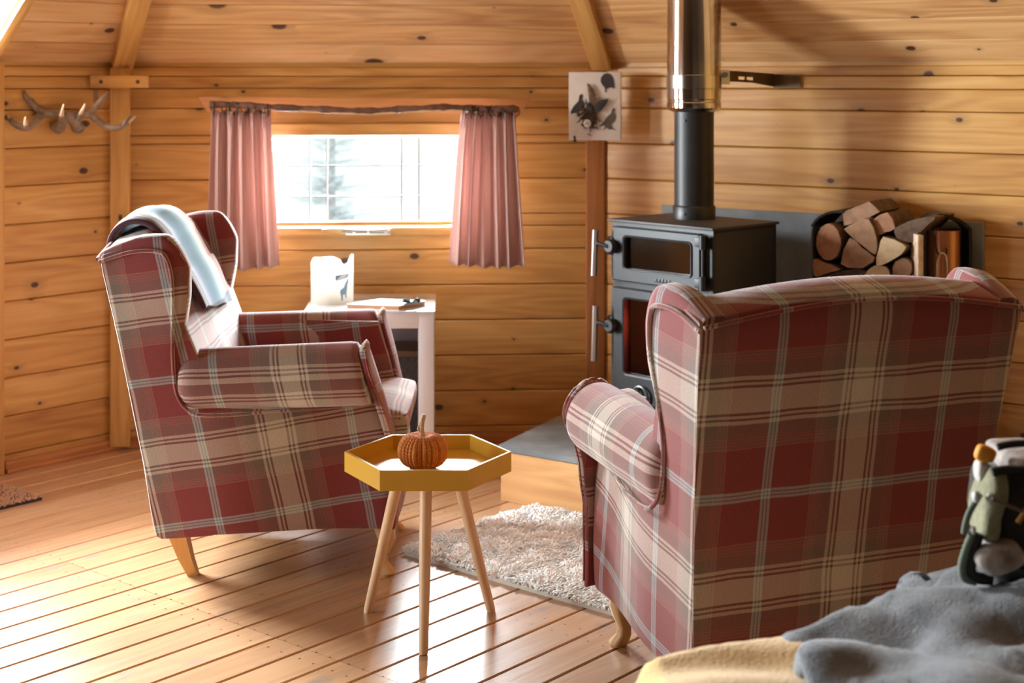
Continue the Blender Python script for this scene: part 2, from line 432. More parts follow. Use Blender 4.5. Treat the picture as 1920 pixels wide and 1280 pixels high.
facet('ceiling_front', F1, F2, mat=DARKW); facet('ceiling_near_right', R3, F1, mat=DARKW); facet('ceiling_far_right', R2, R3, mat=DARKW); facet('ceiling_side_right', R1, R2)
ring_ = [L1, A, B, R1, R2, R3, F1, F2, L3, L2]
ctr = Vector((-.2, 3.0))
mb = MB()
for P_, Q_ in zip(ring_, ring_[1:]+ring_[:1]):
    Mw_ = frame(P_, Q_); b = len(mb.V); Lw = (Q_-P_).length
    segs_ = [(0, Lw)]
    if P_ is L1: segs_ = [(0, 2.04-1.42), (2.04-.62, Lw)]
    for a_, c_ in segs_: mb.box((a_-(.04 if a_ == 0 else 0), .012, 1.595), (c_+(.04 if c_ == Lw else 0), .16, 1.80))
    mb.xf(Mw_, b)
tag(mb.build('trim_11', TRIM, smooth=False), kind='structure')  # strip added behind the wall tops to stop light leaking in
for k_, P_ in enumerate(ring_):
    o_ = v3(P_+(P_-ctr).normalized()*.062, 0); mb = MB(); mb.tube([o_-Vector((0, 0, .02)), o_+Vector((0, 0, 1.75))], .060, 10); tag(mb.build('trim_%d' % (12+k_), TRIM), kind='structure')  # posts added outside the corners to block light leaks
mb = MB(); mb.lathe([(.20, 0), (.20, .03)], 24, (APEX.x, APEX.y, APEX.z-.10)); tag(mb.build('ceiling_cap', TRIM), kind='structure')

# floor: boards running parallel to the left wall
FD = Vector((.648, .762)); FN = Vector((.762, -.648))
Mf = Matrix(((FD.x, FN.x, 0, 0), (FD.y, FN.y, 0, 0), (0, 0, 1, 0), (0, 0, 0, 1)))
def floor():
    V = []; Fc = []; rn = []; g = .0032; bev = .003
    n = -4.233-.128*9
    k = -9
    while n < 2.6:
        cuts = [-3.5, 8.0]
        if k >= 0: cuts = [-3.5, 2.758, 8.0]
        elif k % 3 == 0: cuts = [-3.5, 1.1, 8.0]
        for s0, s1 in zip(cuts, cuts[1:]):
            r = random.random(); b = len(V); s0 += .0008; s1 -= .0008
            for (m, z) in ((n+g, -.012), (n+g, -bev), (n+g+bev, 0), (n+.128-g-bev, 0), (n+.128-g, -bev), (n+.128-g, -.012)):
                V.append((s0, m, z)); V.append((s1, m, z))
            for i in range(5): Fc.append((b+2*i, b+2*i+1, b+2*i+3, b+2*i+2)); rn.append(r)
            Fc.append((b, b+2, b+4, b+6, b+8, b+10)); rn.append(r); Fc.append((b+11, b+9, b+7, b+5, b+3, b+1)); rn.append(r)
        n += .128; k += 1
    b = len(V); V += [(-6.6, -6.2, -.012), (8.1, -6.2, -.012), (8.1, 4.6, -.012), (-6.6, 4.6, -.012)]
    V += [(x, y, -.06) for x, y, _ in V[b:b+4]]
    for f in ((b, b+1, b+2, b+3), (b+7, b+6, b+5, b+4)): Fc.append(f); rn.append(.95)
    me = bpy.data.meshes.new('floor'); me.from_pydata(V, [], Fc); me.update(); me.materials.append(FLOOR); me.materials.append(plain('dark_gap', (.05, .022, .01), .8))
    for p in list(me.polygons)[-2:]: p.material_index = 1
    l1 = me.uv_layers.new(name='UVMap'); l2 = me.uv_layers.new(name='rnd')
    for p in me.polygons:
        for li in p.loop_indices:
            c = me.vertices[me.loops[li].vertex_index].co; l1.data[li].uv = (c.x-2.758, c.y+4.233+.128*10); l2.data[li].uv = (rn[p.index], .5)
    bm = bmesh.new(); bm.from_mesh(me); bmesh.ops.recalc_face_normals(bm, faces=bm.faces)
    bm.to_mesh(me); bm.free()
    o = bpy.data.objects.new('floor', me); COL.objects.link(o); o.matrix_world = Mf; o['kind'] = 'structure'
floor()
mb = MB(); mb.box((-60, -50, -.35), (60, 90, -.3)); tag(mb.build('ground', noisy('overexposed_ground', (.75, .76, .77), (.65, .68, .66), scale=.4)), kind='structure')  # pale colour stands in for the overexposed view outside

# trims
def struct(mb, name, mat, M=None, **kw):
    o = mb.build(name, mat, **kw)
    if M is not None: o.matrix_world = M
    o['kind'] = 'structure'; return o
MM = frame(A, B); MR = frame(B, R1); MLw = frame(L1, A)
# corner posts (upright boards over the corners)
pa = at(224, 830, 6.28)
mb = MB(); mb.box((-.041, -.0, .018), (.041, .022, 1.60), .004); Mp = Matrix.Translation((pa.x, pa.y-.0, 0)) @ Matrix.Rotation(math.radians(-2), 4, 'Z'); struct(mb, 'trim_1', TRIM, Mp)
mb = MB(); mb.box((LM-.062, -.030, .0), (LM+.018, -.002, 1.60), .004); struct(mb, 'trim_2', TRIM_RED, MM)
# horizontal cross board at the left corner with two pegs
xb = thing('cross_board', 'short pine board with two dark screws over the left corner post', 'board', at(226, 165, 6.24)+Vector((0, 0, 0)))
mb = MB(); mb.box((-.120, -.024, .0), (.122, .0, .052), .003); mb.build('board', TRIM, xb)
for sx in (-.075, .077):
    mb = MB(); mb.lathe([(.0, -.004), (.0075, -.003), (.0085, 0)], 14); mb.xf(Matrix.Translation((sx, -.0235, .026)) @ Matrix.Rotation(PI/2, 4, 'X') @ Matrix.Scale(-1, 4, (0, 0, 1))); mb.build('screw', plain('dark_screw', (.10, .045, .02), .5), xb)
# skirting boards
def skirting(name, M, x0, x1):
    mb = MB(); mb.box((x0, -.020, 0), (x1, -.0, .045), .004); mb.box((x0, -.034, 0), (x1, -.018, .018), .006); struct(mb, name, SKIRT, M)
skirting('baseboard_back', MM, .04, LM); skirting('baseboard_left', MLw, 2.04-.545, 2.03); skirting('baseboard_right', MR, 0, 2.4)
# ceiling ribs at the corners
def rib(name, P, w=.085, off=0):
    p = v3(P, CT-.002); d = (APEX-p).normalized(); L = (APEX-p).length-.25
    sd = d.cross(Vector((0, 0, 1))).normalized(); up = sd.cross(d).normalized()
    M = Matrix((d, sd, up)).transposed().to_4x4(); M.translation = p
    mb = MB(); mb.box((.02, -w/2, -.055), (L, w/2, .035), .004); struct(mb, name, TRIM, M)
rib('trim_3', A); rib('trim_4', B+Vector((.02, 0))); rib('trim_5', R1); rib('trim_6', L1)
# door opening in the left wall, with the dormer above it
mb = MB()
mb.box((2.04-DX0-.0, -.03, 0), (2.04-DX0+.045, -.002, WT+.01), .004)
mb.box((2.04-DX0-.03, -.05, 0), (2.04-DX0+.004, .05, WT+.02), .004)
struct(mb, 'trim_7', TRIM, MLw)
mb = MB(); mb.box((2.04-DX1-.045, -.03, 0), (2.04-DX1, -.002, WT+.01), .004); mb.box((2.04-DX1-.004, -.05, 0), (2.04-DX1+.03, .05, WT+.02), .004); struct(mb, 'trim_8', TRIM, MLw)
mb = MB(); mb.box((2.04-.62-.012, -.02, .05), (2.04-.62+.035, .04, .95), .004); mb.box((2.04-.62-.022, -.0, .0), (2.04-.62+.005, .05, .95), .004); struct(mb, 'trim_9', TRIM, MLc)
mb = MB(); mb.box((2.04-1.42-.035, -.02, .05), (2.04-1.42+.012, .04, .95), .004); struct(mb, 'trim_10', TRIM, MLc)
# glazed door in the opening: frame, glass
GL = NT('clear_glass'); tr = GL.n('ShaderNodeBsdfTransparent', {0: (.96, .98, .98, 1)}); gs = GL.n('ShaderNodeBsdfGlossy', {'Roughness': .02}); fr = GL.n('ShaderNodeFresnel', {0: 1.45})
mx = GL.n('ShaderNodeMixShader', {0: fr.outputs[0], 1: tr.outputs[0], 2: gs.outputs[0]}); GL.L.new(mx.outputs[0], GL.out.inputs[0]); GLASS = GL.m
dr = tag(bpy.data.objects.new('door_1', None), kind='structure'); COL.objects.link(dr); dr.matrix_world = MLw
x0, x1 = 2.04-DX1+.03, 2.04-DX0-.03
mb = MB()
for b in (((x0, .0, .0), (x0+.06, .04, 1.55)), ((x1-.06, .0, 0), (x1, .04, 1.55)), ((x0+.06, .0, 1.49), (x1-.06, .04, 1.55)), ((x0+.06, .0, 0), (x1-.06, .04, .10))): mb.box(*b, .003)
mb.build('door_frame', TRIM, dr)
mb = MB(); mb.box((x0+.05, .018, .77), (x1-.05, .022, 1.5)); mb.build('glass_pane', GLASS, dr)
mb = MB(); mb.box((x0+.06, .008, .71), (x1-.06, .034, .78), .003)
for q in range(7):
    w_ = (x1-x0-.12)/7; mb.box((x0+.06+w_*q+.001, .012, .10), (x0+.06+w_*(q+1)-.001, .030, .71), .004)
mb.build('lower_boards', TRIM, dr)
for hz in (1.25, .25):
    mb = MB(); mb.box((x1-.004, -.012, hz), (x1+.010, .0, hz+.09), .002); mb.tube([(x1+.002, -.012, hz), (x1+.002, -.012, hz+.09)], .006); mb.build('hinge', BRUSH, dr)

# ---------------------------------------------------------------- back window
win = tag(bpy.data.objects.new('window_1', None), kind='structure'); COL.objects.link(win); win.matrix_world = MM
mb = MB()
mb.box((WX0-.06, -.024, WZ1-.002), (WX1+.06, .012, WZ1+.048), .003)          # head
mb.box((WX0-.06, -.024, WZ0-.034), (WX1+.06, .012, WZ0), .003)               # sill
mb.box((WX0-.06, -.022, WZ0), (WX0-.004, .012, WZ1), .003); mb.box((WX1+.004, -.022, WZ0), (WX1+.06, .012, WZ1), .003)
mb.box((WX0-.02, .012, WZ1-.004), (WX1+.02, .085, WZ1+.02)); mb.box((WX0-.02, .012, WZ0-.02), (WX1+.02, .085, WZ0+.002))
mb.box((WX0-.02, .012, WZ0), (WX0, .085, WZ1)); mb.box((WX1, .012, WZ0), (WX1+.02, .085, WZ1))
mb.build('window_frame', TRIM, win)
mb = MB()
for (a, b) in (((WX0, .05, WZ0), (WX0+.022, .075, WZ1)), ((WX1-.022, .05, WZ0), (WX1, .075, WZ1)), ((WX0+.02, .05, WZ0), (WX1-.02, .075, WZ0+.018)), ((WX0+.02, .05, WZ1-.012), (WX1-.02, .075, WZ1))): mb.box(a, b, .002)
mb.build('casement', TRIM, win)
mb = MB(); mb.box((WX0+.01, .060, WZ0+.01), (WX1-.01, .064, WZ1-.01)); mb.build('glass_pane', GLASS, win)
LEAD = plain('lead_strip', (.22, .24, .26), .5)
mb = MB()
for px in (583, 615, 755, 787):
    k = (px-960)/F; t = (-1.656-k*6.353-k*.06)/(k*dM.y-dM.x) ; mb.box((t-.003, .055, WZ0+.012), (t+.003, .059, WZ1-.01))
for py in (310, 368):
    z = H-(py-150)/F*6.47; mb.box((WX0+.02, .055, z-.0025), (WX1-.02, .059, z+.0025))
mb.build('leading', LEAD, win)
# casement stay
st = thing('window_stay', 'brushed metal casement stay on the sill below the window glass', 'window stay', MM @ Vector((.88, -.024, WZ0-.03)), math.atan2(dM.y, dM.x))
CH = plain('pale_satin_metal', (.72, .74, .70), .3, .85)
mb = MB(); mb.tube([(-.03, -.012, .022), (.02, -.016, .026), (.12, -.018, .020), (.25, -.018, .014)], .005, 8); mb.tube([(.05, -.020, .012), (.26, -.020, .024)], .004, 8); mb.box((.07, -.022, .0), (.26, -.002, .010), .002); mb.build('stay_arm', CH, st)
for x in (.10, .16, .235): MB().box((x, -.024, .006), (x+.012, -.004, .020), .002).build('stay_pin', CH, st)
# extra windows, out of frame
def side_window(name, P, Q, a, b, z0, z1):
    w = tag(bpy.data.objects.new(name, None), kind='structure'); COL.objects.link(w); w.matrix_world = frame(P, Q)
    mb = MB()
    for bx in (((a-.05, -.02, z0-.05), (b+.05, .03, z0)), ((a-.05, -.02, z1), (b+.05, .03, z1+.05)), ((a-.05, -.02, z0), (a, .03, z1)), ((b, -.02, z0), (b+.05, .03, z1)), (((a+b)/2-.012, -.0, z0), ((a+b)/2+.012, .02, z1))): mb.box(*bx, .003)
    mb.build('window_frame', TRIM, w); mb = MB(); mb.box((a, .012, z0), (b, .016, z1)); mb.build('glass_pane', GLASS, w)
side_window('window_2', L2, L1, .43, 1.53, .12, 1.4305)

# conifer outside the window, coloured pale to stand in for overexposed haze
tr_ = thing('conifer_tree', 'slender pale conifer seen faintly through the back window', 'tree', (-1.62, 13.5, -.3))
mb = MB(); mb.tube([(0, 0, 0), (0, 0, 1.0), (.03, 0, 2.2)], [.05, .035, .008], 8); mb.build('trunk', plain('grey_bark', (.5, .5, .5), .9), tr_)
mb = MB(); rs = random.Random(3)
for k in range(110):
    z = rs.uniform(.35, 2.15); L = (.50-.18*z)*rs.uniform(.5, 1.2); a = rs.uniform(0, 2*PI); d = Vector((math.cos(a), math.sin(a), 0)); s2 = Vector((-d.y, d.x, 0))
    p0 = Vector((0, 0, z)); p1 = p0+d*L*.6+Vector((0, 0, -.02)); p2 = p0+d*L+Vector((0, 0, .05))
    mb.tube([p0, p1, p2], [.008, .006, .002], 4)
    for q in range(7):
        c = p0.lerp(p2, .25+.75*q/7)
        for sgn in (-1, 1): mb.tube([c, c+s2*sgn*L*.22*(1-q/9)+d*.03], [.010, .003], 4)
mb.build('foliage', plain('overexposed_needles', (.72, .77, .77), .9), tr_)  # near-white needles, the overexposure is put into the colour

# ---------------------------------------------------------------- pelmet board, branch rod, rings, curtains
pel0 = at(373, 181, 6.31); 
pel = tag(MB().box((0, 0, -.062), (1.402, .024, 0), .004).build('pelmet_board', TRIM_RED), 'long reddish brown board with shaped ends above the window', 'board')
bm = bmesh.new(); bm.from_mesh(pel.data)
for v in bm.verts:
    if v.co.z < -.03:
        if v.co.x < .1: v.co.x += .03
        elif v.co.x > 1.3: v.co.x -= .045
bm.to_mesh(pel.data); bm.free()
pel.location = pel0+Vector((0, 0, 0)); pel.rotation_euler = (0, .006, math.atan2(dM.y, dM.x))
BARK = noisy('dark_branch_bark', (.085, .035, .018), (.16, .07, .035), scale=25, rough=.8, bump=.6, bscale=80)
rp = [(393, 196), (430, 196), (480, 199), (530, 202), (580, 204), (640, 207), (690, 208), (735, 206), (790, 203), (840, 201), (880, 203), (930, 204), (972, 205)]
rod_pts = smoothpath([at(x, y, 6.20+.006*math.sin(i*2.1)) for i, (x, y) in enumerate(rp)], 5)
rod = thing('curtain_rod', 'rough natural branch used as the curtain rod over the window', 'curtain rod', at(393, 196, 6.20))
mb = MB(); mb.tube([p-rod.location for p in rod_pts], [.0135+.002*math.sin(i*.9)+.0015*math.sin(i*2.3) for i in range(len(rod_pts))], 12); mb.build('branch', BARK, rod)
mb = MB(); mb.tube([p-rod.location+Vector((0, -.004, -.0105)) for p in rod_pts[18:50]], .0055, 6); mb.build('peeled_strip', plain('peeled_wood', (.62, .40, .22), .6), rod)
DIR_ = plain('dark_iron', (.02, .018, .018), .5, .6)
for px in (400, 962):
    p = at(px, 200, 6.20)-rod.location; MB().tube([p+Vector((0, 0, .0)), p+Vector((0, .09, .0))], .008, 8).build('bracket', DIR_, rod)
IRON = plain('black_iron_ring', (.012, .010, .010), .45, .5)
def rodz(px): return pw(px, rp)
def ring_at(px, gname, lab, tilt):
    p = at(px, rodz(px)+4, 6.20); mb = MB(); n = 16; pts = []
    for k in range(n):
        a = 2*PI*k/n; pts.append(Vector((0, math.cos(a)*.021, math.sin(a)*.021)))
    mb.tube(pts, .0022, 6, closed=True); mb.tube([(0, 0, -.021), (0, -.002, -.034)], .0018, 5)
    o = mb.build('curtain_ring', IRON); o.location = p; o.rotation_euler = (0, 0, tilt); tag(o, lab, 'curtain ring', gname); return o
for i, px in enumerate([399, 420, 430, 438, 447, 458, 464, 475, 492, 502]):
    ring_at(px, 'rings of the left curtain', 'black iron ring holding the left pink curtain on the branch rod', .5+.5*math.sin(i*2.7))
for i, px in enumerate([874, 884, 893, 902, 912, 921, 932, 939, 945, 966]):
    ring_at(px, 'rings of the right curtain', 'black iron ring holding the right pink curtain on the branch rod', -.5+.6*math.sin(i*1.9))
CU = NT('pink_striped_cotton'); uv = CU.n('ShaderNodeUVMap', uv_map='UVMap').outputs[0]
su = CU.n('ShaderNodeSeparateXYZ', {0: uv}).outputs[0]
stp = CU.math('FRACT', CU.math('MULTIPLY', su, 34)); cc = CU.ramp(stp, [(0, (.56, .34, .30)), (.45, (.58, .35, .31)), (.55, (.68, .53, .49)), (.66, (.42, .19, .17)), (.80, (.64, .46, .41)), (.95, (.56, .32, .28))], 'LINEAR')
CU.set(Base_Color=cc, Roughness=.9, Sheen_Weight=.15)
tl = CU.n('ShaderNodeBsdfTranslucent', {0: cc}); mx = CU.n('ShaderNodeMixShader', {0: .26, 1: CU.b.outputs[0], 2: tl.outputs[0]}); CU.L.new(mx.outputs[0], CU.out.inputs[0])
HEADM = CU.m
def curtain(tl_, tr_r, bl_, br_, ytop, ybot, folds, seed, label, Y=6.20):
    rs = random.Random(seed); nx = 150; nz = 26; V = []; Fc = []; uvd = []
    ph = [rs.uniform(0, 6) for _ in range(4)]
    o0 = at((bl_+br_)/2, ybot, Y); wid = (br_-bl_)/F*Y*2.0
    for j in range(nz+1):
        t = j/nz; L = lerp(tl_, bl_, t**.8); R_ = lerp(tr_r, br_, t**1.1); y = lerp(ytop, ybot, t)
        for i in range(nx+1):
            s = i/nx; q = s+.02*math.sin(2*PI*s*2+ph[0])*t
            amp = .011+.009*t; w = folds
            fo = math.sin(2*PI*w*q+ph[1])+.35*math.sin(2*PI*w*2.3*q+ph[2]+t)*(1-t*.7)+.3*math.sin(2*PI*1.5*q+ph[3]+t*.8)
            pin = math.exp(-((t-.06)/.035)**2)
            dy = -fo*amp*(1-.55*pin)-(.006*math.sin(40*PI*s)*math.exp(-((t-.04)/.05)**2))
            yy = y+ (1.5*math.sin(2*PI*w*q+ph[1])+3*math.sin(5*s+ph[2]))*t**6 + (3*math.sin(2*PI*w*1.0*q+ph[1]))*(1-t)**8
            p = at(lerp(L, R_, s+.010*math.cos(2*PI*w*q+ph[1])), yy, Y); p.y += dy
            V.append(p-o0)
    for j in range(nz):
        for i in range(nx): a = j*(nx+1)+i; Fc.append((a, a+nx+1, a+nx+2, a+1))
    me_uv = [((i % (nx+1))/nx*wid, 0) for i in range(len(V))]
    o = mesh('curtain', V, Fc, HEADM, smooth=True)
    l = o.data.uv_layers['UVMap']
    for p in o.data.polygons:
        for li in p.loop_indices: l.data[li].uv = me_uv[o.data.loops[li].vertex_index]
    md = o.modifiers.new('thickness', 'SOLIDIFY'); md.thickness = .002
    o.location = o0; return tag(o, label, 'curtain')
curtain(398, 506, 388, 523, 208, 503, 5.2, 11, 'gathered pink striped curtain left of the window glass, behind the armchair')
curtain(866, 966, 842, 985, 209, 499, 5.6, 5, 'gathered pink striped curtain right of the window glass, beside bare boards')

# ---------------------------------------------------------------- wing chairs
def chair(loc, rz, label, seedx=0.0):
    ch = thing('wing_armchair', label, 'armchair', loc, rz)
    def xo(z): return pw(z, [(.15, -.372), (.4, -.405), (.8, -.478), (1.03, -.528), (1.1, -.535)])
    def hw(z): return .37+.062*(z-.155)/.86
    def uvf(c, n):
        if abs(n.y) > .6: return (c.x+.20*c.z-.10, c.z-.13*c.x-.464)
        if abs(n.x) > .55: return (c.y, c.z-.39)
        return (c.y, c.x*1.0+.2)
    def uvback(c, n):
        if abs(n.y) > .75: return uvf(c, n)
        if n.x < -.25 or (n.x < .3 and c.z > .95): return (c.y, c.z-.39)
        return (c.y, c.z-.30)
    # back: outer face, padded top roll and inner face
    def ztop(q): return 1.040+.042*math.cos(q*PI/2)**1.0
    def xi(z): return pw(z, [(.3, -.17), (.6, -.195), (.85, -.29), (.98, -.365), (1.1, -.42)])
    def MB_(s, t):
        q = 2*s-1; z = .157+t*(ztop(q)-.157); return Vector(((xo(z)+xi(z))/2, -q*(hw(z)-.002), z))
    def hb(s, t):
        z = .157+t*(ztop(2*s-1)-.157); return (xi(z)-xo(z))/2*(1 if z < .9 else 1)
    mb = MB(); mb.pad(MB_, hb, 40, 44, p=14, ps=50); mb.build('backrest', PLAID, ch, uvback)
    # flat outer back panel with piping round its top
    zp = lambda q: 1.012+.043*math.cos(q*PI/2)
    def path_back():
        P = [(xo(zp(q/10))-.006, hw(zp(q/10))*(q/10)-.006*(q/10), zp(q/10)) for q in range(10, -11, -1)]
        return P
    mb = MB(); mb.tube(smoothpath(path_back(), 4), .0055, 8); mb.build('piping', PLAID, ch, uvf)
    for sg in (1, -1):
        def yout(x, z):
            s = clamp((x-xo(z))/(.30-xo(z))); return sg*lerp(hw(z), .305, sm((s-.28)/.72)*(1-sm((z-.70)/.2)))
        # wing
        def zt(s): return 1.035+.050*math.sin(PI*min(s*.80, .5))-.10*clamp((s-.72)/.28)**2.2
        def xfw(z): return pw(z, [(.55, -.27), (.65, -.285), (.75, -.283), (.82, -.268), (.9, -.255), (1.0, -.253), (1.1, -.262)])
        def Mw(s, t):
            z = .60+t*(zt(s)-.60); x = lerp(xo(z)+.006, xfw(z), s); fl = .018*sm(s)*sm((z-.7)/.25); return Vector((x, yout(x, z)-sg*.040+sg*fl, z))
        mb = MB(); mb.pad(Mw, .040, 26, 30, p=5, ps0=50); mb.build('wing', PLAID, ch, uvf)
        # side below the wing
        def xfs(z): return pw(z, [(.155, .345), (.3, .352), (.45, .338), (.6, .298), (.72, .262)])
        def Ms(s, t):
            z = .157+t*(.715-.157)+.010*math.sin(PI*s)*(1-t); x = lerp(xo(z)+.006, xfs(z), s); return Vector((x, yout(x, z)-sg*.046, z))
        mb = MB(); mb.pad(Ms, .046, 28, 24, p=11, ps0=50); mb.build('side_panel', PLAID, ch, uvf)
        # rolled arm
        V = []; n = 30; m = 36
        mb = MB()
        for i in range(n+1):
            s = i/n; x = lerp(-.31, .284, s); yc = lerp(.352, .330, s); zc = lerp(.632, .652, s); k = 1.0
            if i <= 2: k = (.0, .8, .96)[i]
            if i >= n-2: k = (1.0, .97, .0)[i-(n-2)]
            for j in range(m):
                a = 2*PI*j/m; ry = .084; rz_ = .096 if math.sin(a) > 0 else .098
                z = zc+rz_*k*math.sin(a); V.append(Vector((x+(zc-z)*.25*s, sg*(yc+ry*k*math.cos(a)), z)))
        Fc = [(i*m+j, i*m+(j+1) % m, (i+1)*m+(j+1) % m, (i+1)*m+j) for i in range(n) for j in range(m)]
        if sg < 0: Fc = [tuple(reversed(f)) for f in Fc]
        Fc = [tuple(reversed(f)) for f in Fc]
        o = mb.add(V, Fc).build('arm_roll', PLAID, ch, None, sharp=False)
        l = o.data.uv_layers['UVMap']
        for p in o.data.polygons:
            js = [o.data.loops[li].vertex_index % m for li in p.loop_indices]; wrap = max(js)-min(js) > m/2
            for li, j in zip(p.loop_indices, js):
                if wrap and j < m/2: j += m
                v = o.data.vertices[o.data.loops[li].vertex_index].co; l.data[li].uv = (v.x+.20*v.z-.065-.12, j/m*2*PI*.088*.95-.02+.455*.06)
        # scroll front of the arm
        def wz(z):
            if z > .585: return .004+math.sqrt(max(0, .093**2-(z-.655)**2))*.80
            return lerp(.036, .060, sm((z-.2)/.36))*1.0
        def ycz(z): return pw(z, [(.17, .285), (.4, .272), (.52, .288), (.6, .318), (.66, .332), (.75, .332)])
        def Mfp(s, t):
            z = .165+t*(.746-.165); return Vector((xfs(z)+.000+.008*(1-abs(2*s-1)), sg*(ycz(z)+(2*s-1)*wz(z)*sg*-1), z))
        mb = MB(); mb.pad(Mfp, .012, 12, 34, p=9); mb.build('arm_front', PLAID, ch, uvf, sharp=False)
        out = []
        for k in range(0, 25): z = .18+k/24*(.748-.18); out.append((xfs(z)+.008, sg*(ycz(z)+wz(z)), z))
        for k in range(24, -1, -1): z = .18+k/24*(.748-.18); out.append((xfs(z)+.008, sg*(ycz(z)-wz(z)), z))
        mb = MB(); mb.tube(out, .0048, 8); mb.build('piping', PLAID, ch, uvf)
        # piping line of the wing, down behind the arm and along under it
        pp = [(-.524, 1.004), (-.43, 1.034), (-.35, 1.038), (-.318, 1.018), (-.302, .95), (-.304, .83), (-.306, .704), (-.295, .608), (-.265, .560), (-.21, .541), (0, .545), (.20, .550), (.262, .556)]
        P3 = []
        for x, z in smoothpath([(a, 0, b) for a, b in pp], 6) and [(p.x, p.z) for p in smoothpath([(a, 0, b) for a, b in pp], 6)]:
            y = yout(x, z); bul = .020*clamp((.70-z)/.1)*clamp((x+.34)/.1)
            fl = sg*.018*sm((x-xo(z)-.01)/(.25))*sm((z-.7)/.25)
            P3.append((x, y+sg*(.0015)+fl+sg*bul, z))
        mb = MB(); mb.tube(P3, .0060, 8); mb.build('piping', PLAID, ch, uvf)
    # seat cushion, front rail and seat box
    def Mc(s, t):
        x = lerp(-.24, .392, s); w = .232+.050*sm((x-.285)/.03); q = 2*t-1
        return Vector((x, q*w, .470+.014*(1-q*q)*math.sin(PI*s)))
    mb = MB(); mb.pad(Mc, .064, 30, 26, p=5); mb.build('seat_cushion', PLAID, ch, lambda c, n: (c.y, c.x+.05) if abs(n.z) > .5 else uvf(c, n), sharp=False)
    mb = MB(); mb.tube(smoothpath([(.2, .232, .505), (.29, .25, .507), (.33, .277, .507), (.375, .27, .505), (.388, .2, .505), (.392, 0, .512), (.388, -.2, .505), (.375, -.27, .505), (.33, -.277, .507), (.29, -.25, .507), (.2, -.232, .505)], 5), .005, 8); mb.build('piping', PLAID, ch, uvf)
    def Mr(s, t):
        q = 2*s-1; z = lerp(.157, .43, t); return Vector((.332+.012*math.sin(PI*t)-.01*q*q, q*.285, z))
    mb = MB(); mb.pad(Mr, .034, 24, 16, p=7); mb.build('front_rail', PLAID, ch, uvf, sharp=False)
    mb = MB(); mb.box((-.34, -.285, .165), (.31, .285, .41), .01); mb.build('seat_box', plain('black_dust_cloth', (.02, .018, .018), .9), ch)
    # legs
    for sg in (1, -1):
        P = [(-.362, .172), (-.348, .115), (-.330, .055), (-.308, .0)]; mb = MB(); V = []
        for i, (x, z) in enumerate(P):
            w = [.030, .026, .021, .016][i]; yy = sg*(.245-.004*i)
            for (a, b) in ((-1, -1), (1, -1), (1, 1), (-1, 1)): V.append((x+.028+a*w, yy+b*w, z))
        Fc = [(i*4+k, i*4+(k+1) % 4, (i+1)*4+(k+1) % 4, (i+1)*4+k) for i in range(3) for k in range(4)]+[(0, 1, 2, 3), (15, 14, 13, 12)]
        mb.add(V, [tuple(reversed(f)) for f in Fc]); mb.build('leg', HONEY, ch, smooth=True)
        # front: small cabriole leg
        prof = [(.305, .172, .036, .030), (.318, .140, .033, .028), (.325, .110, .028, .025), (.318, .080, .021, .020), (.308, .055, .017, .017), (.310, .035, .018, .019), (.322, .016, .024, .023), (.328, .006, .024, .023), (.326, .0, .020, .020)]
        V = []; m = 16; mb = MB()
        for (x, z, a, b) in prof:
            for k in range(m):
                t = 2*PI*k/m; cx = abs(math.cos(t))**.6*(1 if math.cos(t) > 0 else -1); cy = abs(math.sin(t))**.6*(1 if math.sin(t) > 0 else -1)
                V.append((x+cx*a, sg*(.222+(x-.31)*.5)+cy*b, z))
        nr = len(prof); Fc = [(i*m+k, (i+1)*m+k, (i+1)*m+(k+1) % m, i*m+(k+1) % m) for i in range(nr-1) for k in range(m)]+[tuple(range(m)), tuple((nr-1)*m+k for k in range(m-1, -1, -1))]
        mb.add(V, Fc); mb.build('leg', OAK, ch)
    return ch
chair((-.72, 4.95, 0), math.radians(.5), 'plaid wing armchair facing right beside the small yellow table, throw on its back')
chair((.624, 3.905, 0), math.radians(90+21), 'plaid wing armchair seen from behind, facing the stove')

# throw over the left chair's back
TH = NT('striped_wool_throw'); uv = TH.n('ShaderNodeUVMap', uv_map='UVMap').outputs[0]; sp = TH.n('ShaderNodeSeparateXYZ', {0: uv})
cth = TH.ramp(sp.outputs[0], [(0, (.10, .03, .04)), (.05, (.10, .03, .04)), (.065, (.55, .52, .42)), (.09, (.03, .06, .06)), (.105, (.42, .36, .12)), (.125, (.04, .03, .05)), (.15, (.04, .03, .05)), (.17, (.42, .36, .50)), (.26, (.45, .44, .58)),
                              (.36, (.12, .34, .52)), (.55, (.16, .42, .55)), (.66, (.42, .58, .54)), (.78, (.78, .70, .48)), (.92, (.74, .56, .34)), (1, (.55, .25, .2))])
cth = TH.mix(TH.maprange(sp.outputs[1], .93, .955, 0, 1), cth, (.02, .022, .05))
cth = TH.mix(1.0, cth, (.62, .62, .62), 'MULTIPLY')
TH.set(Base_Color=cth, Roughness=.95, Sheen_Weight=.3); TH.bump(TH.noise(TH.n('ShaderNodeMapping', {'Vector': uv, 'Scale': (260, 260, 1)}).outputs[0], 1, 2), .6, .002)
